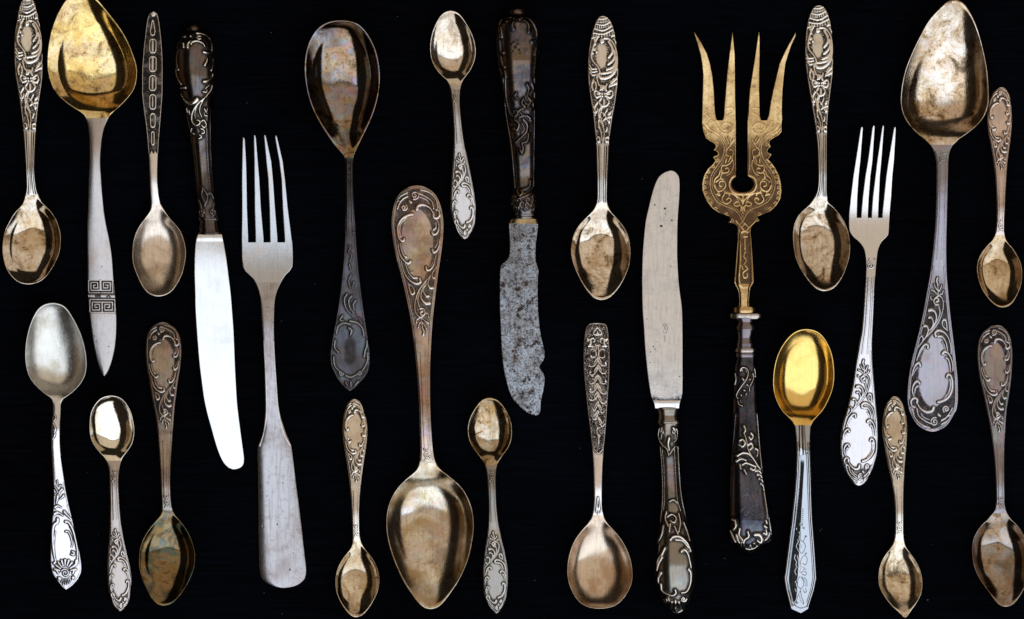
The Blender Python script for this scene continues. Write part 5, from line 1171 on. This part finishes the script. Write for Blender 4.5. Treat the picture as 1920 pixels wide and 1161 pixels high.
for rows in (LT, LT2, RT1, RT2):
    t = Outline(rows, True); add_mesh("tine", grid_mesh(t, t.y0, t.y1, rz(0), rbot, step=1.0, relief=RR, cap=(True, True)), mR, eR)
plate = merge([grid_mesh(left, 226, 436, rz(0), rbot, step=1.0, relief=RR, cap=(True, True), dense=False), grid_mesh(right, 226, 436, rz(0), rbot, step=1.0, relief=RR, cap=(True, True), dense=False)])
# the two halves meet under the round hole, so the seam edge stays square there
leftb = grid_mesh(Outline([(y, a, HC) for y, a in zip(ysR, lo)], True), HY+HR+.3, 436, rz(1), rbot, step=1.0, relief=RR, dense=False)
def upper(o_, m): return grid_mesh(o_, 226, HY+HR+.3, rz(0), rbot, step=1.0, relief=RR, cap=(True, False), dense=False)
lower = grid_mesh(Outline([(y, a, b) for y, a, b in zip(ysR, lo, ro)], True), HY+HR, 436, rz(0), rbot, step=1.0, relief=RR, cap=(True, True), dense=False)
add_mesh("plate", merge([upper(left, 0), upper(right, 0), lower]), mR, eR)
stem = Outline([(434,1383.5,1406.6),(447,1384,1408.6),(481,1381,1411),(514,1378,1413),(529,1376.5,1413.5),(534.5,1379,1410),(540,1382.5,1407),(548,1385.6,1405.6),(565,1386.8,1404),(577,1385.8,1405)], True)
def stop(X, Y, U, W): return zR(Y) + .6 - np.clip(np.abs(U)-.62, 0, 1)*W*1.1
add_mesh("shank", grid_mesh(stem, 434, 577, stop, lambda X, Y, U, W: zR(Y) - 9*np.sqrt(np.clip(1.02-U*U, 0, 1)), relief=RR, cap=(True, True), dense=False), mR, eR)
mRs = metal("dark_turned_silver", (.20,.20,.24), (.2,.17,.16), .5, .2, cloud=.4, irid=.2, seed=33)
mRg = metal("gold_worn_ring", (.66,.46,.22), (.3,.2,.1), .5, .2, cloud=.5, spots=.9, dirt=.7, seed=34)
mRl = metal("light_worn_ring", (.50,.45,.42), (.2,.14,.1), .4, .2, cloud=.4, spots=.6, seed=35)
ring([(576,1375,1416),(587,1375,1416)], 22, mRg, eR, "ring", bulge=1.4)
ring([(588.5,1368,1427.5),(598,1370,1426)], 22, mRl, eR, "ring", flat=.42, bulge=1.6)
neck = Outline([(597,1377,1414),(604,1382,1412),(611,1379,1416),(618,1378,1417),(622,1380,1414),(634,1382,1410),(641,1380,1412),(644,1379,1414),(650,1379,1414),(653,1378,1415)], True)
hollow(neck, 597, 654, [(590,22),(625,22),(660,22)], mRs, eR, "neck", step=.8, ncol=40)
ring([(612.5,1378,1416.5),(616.5,1378,1416.5)], 22, mRs, eR, "ring", bulge=1)
ring([(653.5,1377.5,1417),(661,1377.5,1417)], 22, mRl, eR, "ring", bulge=1)
ring([(662.5,1378,1416.5),(670,1378.5,1416.5)], 22, mRs, eR, "ring", bulge=.8)
R_h = [(669.5,1380.5,1416.8),(675,1379,1416.8),(689,1375.6,1417.8),(716,1373.8,1419),(770,1371.6,1422),(803,1370.8,1424),(837,1370,1426.4),(871,1368.8,1430.4),(905,1367.5,1434),(938,1366.8,1439),(972,1365.8,1445),(999,1364.8,1449.6),(1010,1365,1449.6),(1016,1366,1447.6),(1020,1368.4,1443),(1024,1373,1436),(1030,1380,1428),(1035,1388,1421.5),(1038.6,1396,1416),(1040.3,1403,1409)]
oR = Outline(R_h)
def r_rel(o):
    R = Relief(1355, 668, 1458, 1043); ox, oy, k = 1360, 560, 5.275
    raw(R, [([(145,715),(150,690),(180,680),(215,700),(225,740),(205,800),(160,860),(120,920),(105,965),(120,985)],9,7,1.4), ([(195,705),(212,730),(200,780),(150,850),(115,920)],5,4,1.2), ([(165,790),(175,800)],12,8,1), ([(150,700),(165,712)],12,8,1.2),
      ([(270,740),(280,780),(262,830),(240,870),(236,915)],9,5,1.4), ([(240,800),(255,790)],10,6,1.2), ([(210,850),(225,860)],10,6,1.2), ([(180,905),(196,910)],10,6,1.2), ([(200,950),(215,930)],9,6,1.2), ([(150,950),(160,960)],9,6,1.2), ([(120,1010),(128,1045),(165,1060)],7,9,1.4), ([(145,1000),(155,1025)],6,5,1),
      ([(90,740),(100,800),(90,850)],10,8,1.2), ([(290,690),(300,740),(300,770)],8,8,1.2)], ox, oy, k, 2.0)
    ox, oy, k = 1290, 770, 2.969
    raw(R, [([(310,85),(318,110),(305,125)],8,6,1.2), ([(350,125),(362,140),(350,160),(338,145)],8,6,1.3), ([(285,165),(300,160),(315,180),(300,200),(280,190)],8,7,1.4), ([(335,190),(350,180),(360,200),(345,215)],8,7,1.3), ([(375,210),(390,220),(385,250)],7,6,1.3), ([(310,120),(325,170),(335,220),(375,280),(405,330)],5,5,1.3),
      ([(270,250),(300,235),(335,240),(365,270),(390,310)],9,6,1.5), ([(265,280),(290,268),(320,275)],9,6,1.4), ([(300,300),(320,290),(350,300),(375,310)],7,6,1.3), ([(285,300),(290,320)],7,6,1.2), ([(310,330),(322,350)],8,6,1.3), ([(345,320),(362,330),(375,320)],7,6,1.2),
      ([(375,335),(398,335),(412,355)],8,5,1.4), ([(385,355),(405,358),(415,380)],8,5,1.4), ([(395,378),(412,382),(420,405)],7,5,1.3), ([(405,405),(418,412),(424,440)],7,5,1.3), ([(425,450),(440,560),(440,600)],5,4,1.1),
      ([(240,605),(255,610),(262,640),(250,660)],9,7,1.4), ([(230,670),(245,700),(260,730)],8,6,1.3), ([(285,655),(280,690),(300,720),(290,740)],7,7,1.3), ([(330,670),(335,700),(310,720),(305,750)],7,8,1.4), ([(265,690),(280,730),(300,760)],7,6,1.3),
      ([(320,770),(345,775),(375,765),(400,745),(410,715),(395,690),(370,690)],6,11,1.5), ([(345,755),(350,770)],8,6,1.3), ([(365,740),(378,755)],8,6,1.3), ([(385,722),(398,735)],7,5,1.3), ([(420,680),(440,690),(432,660)],7,6,1.3), ([(425,640),(440,650)],8,6,1.3), ([(435,610),(440,625)],8,6,1.2), ([(430,720),(450,700),(455,680)],7,7,1.2),
      ([(262,20),(240,300),(228,600)],3,3,.8), ([(385,20),(410,300),(440,520),(465,690)],4,4,1.2), ([(398,20),(425,300),(455,520),(474,690)],3,3,1)], ox, oy, k, 1.9)
    # engraved monogram
    for p in ([(1394,926),(1400,918),(1408,921),(1402,930),(1399,942),(1398,955),(1402,964)], [(1410,920),(1416,918),(1421,926),(1413,937),(1407,930)], [(1412,938),(1422,944),(1420,958),(1410,966),(1406,956)], [(1396,952),(1390,960),(1398,968),(1405,960),(1412,950),(1424,948)], [(1404,922),(1410,934),(1406,950),(1414,962)], [(1392,934),(1398,928),(1404,936),(1400,946)], [(1422,950),(1427,954),(1423,960)]):
        R.stroke(p, .8, .7, -.9)
    return R.finish(.9, .7, .9, .55)
mRh = metal("dark_violet_handle_silver", (.10,.11,.155), (.03,.027,.03), .6, .17, wear=.8, irid=.15, cloud=.7, seed=36)
hollow(oR, 669.5, 1040.3, [(660,22),(760,22),(900,24),(1000,22),(1042,14)], mRh, eR, relief=r_rel(oR), flat=.62, p=.45)

# ------------------------------------------------------------------ dust on the board
def dust():
    m = bpy.data.materials.new("pale_dust"); m.use_nodes = True
    b = m.node_tree.nodes["Principled BSDF"]; nz = m.node_tree.nodes.new("ShaderNodeTexNoise"); nz.inputs["Scale"].default_value = 300
    cr = m.node_tree.nodes.new("ShaderNodeValToRGB"); cr.color_ramp.elements[0].color = (.14, .12, .11, 1); cr.color_ramp.elements[1].color = (.5, .5, .5, 1)
    m.node_tree.links.new(nz.outputs[0], cr.inputs[0]); m.node_tree.links.new(cr.outputs[0], b.inputs["Base Color"]); b.inputs["Roughness"].default_value = .9
    V, F = [], []
    spots = [(1087,841,1.4),(507,60,1.3),(522,60,.8),(1204,335,1),(102,247,.9),(153,473,1),(1432,884,.7),(1003,1089,1.2),(494,1113,1.3),(528,1152,1.4),(162,887,.9),(589,533,1),(527,602,.9),(745,30,.9),(1741,1126,1.6),(1750,1022,1.2),(1539,996,1.3),(1542,993,1),(838,488,.9),(1494,567,.9),(1324,1058,1),(1360,1048,1),(1364,1042,.9),(462,192,.9),(183,1005,.8)]
    for q in range(150):
        spots.append((RNG.uniform(5, 1915), RNG.uniform(5, 1156) if q < 70 else RNG.uniform(880, 1156), RNG.uniform(.25, .55)))
    for x, y, r in spots:
        b0 = len(V); n = 6; a0 = RNG.uniform(0, 6)
        for j in range(n):
            a = a0 + j*math.pi*2/n; rr = r*RNG.uniform(.5, 1.1)
            V.append(((x + rr*math.cos(a) - CX)*S, (CY - y - rr*.7*math.sin(a))*S, -.0003))
        V.append(((x-CX)*S, (CY-y)*S, r*.8*S + .0001))
        for j in range(n): F.append([b0+j, b0+(j+1) % n, b0+n])
    me = bpy.data.meshes.new("dust"); me.from_pydata(V, [], F); me.materials.append(m)
    o = bpy.data.objects.new("dust", me); sc.collection.objects.link(o)
    o["kind"] = "stuff"; o["label"] = "pale dust specks scattered over the black board"; o["category"] = "dust"
dust()
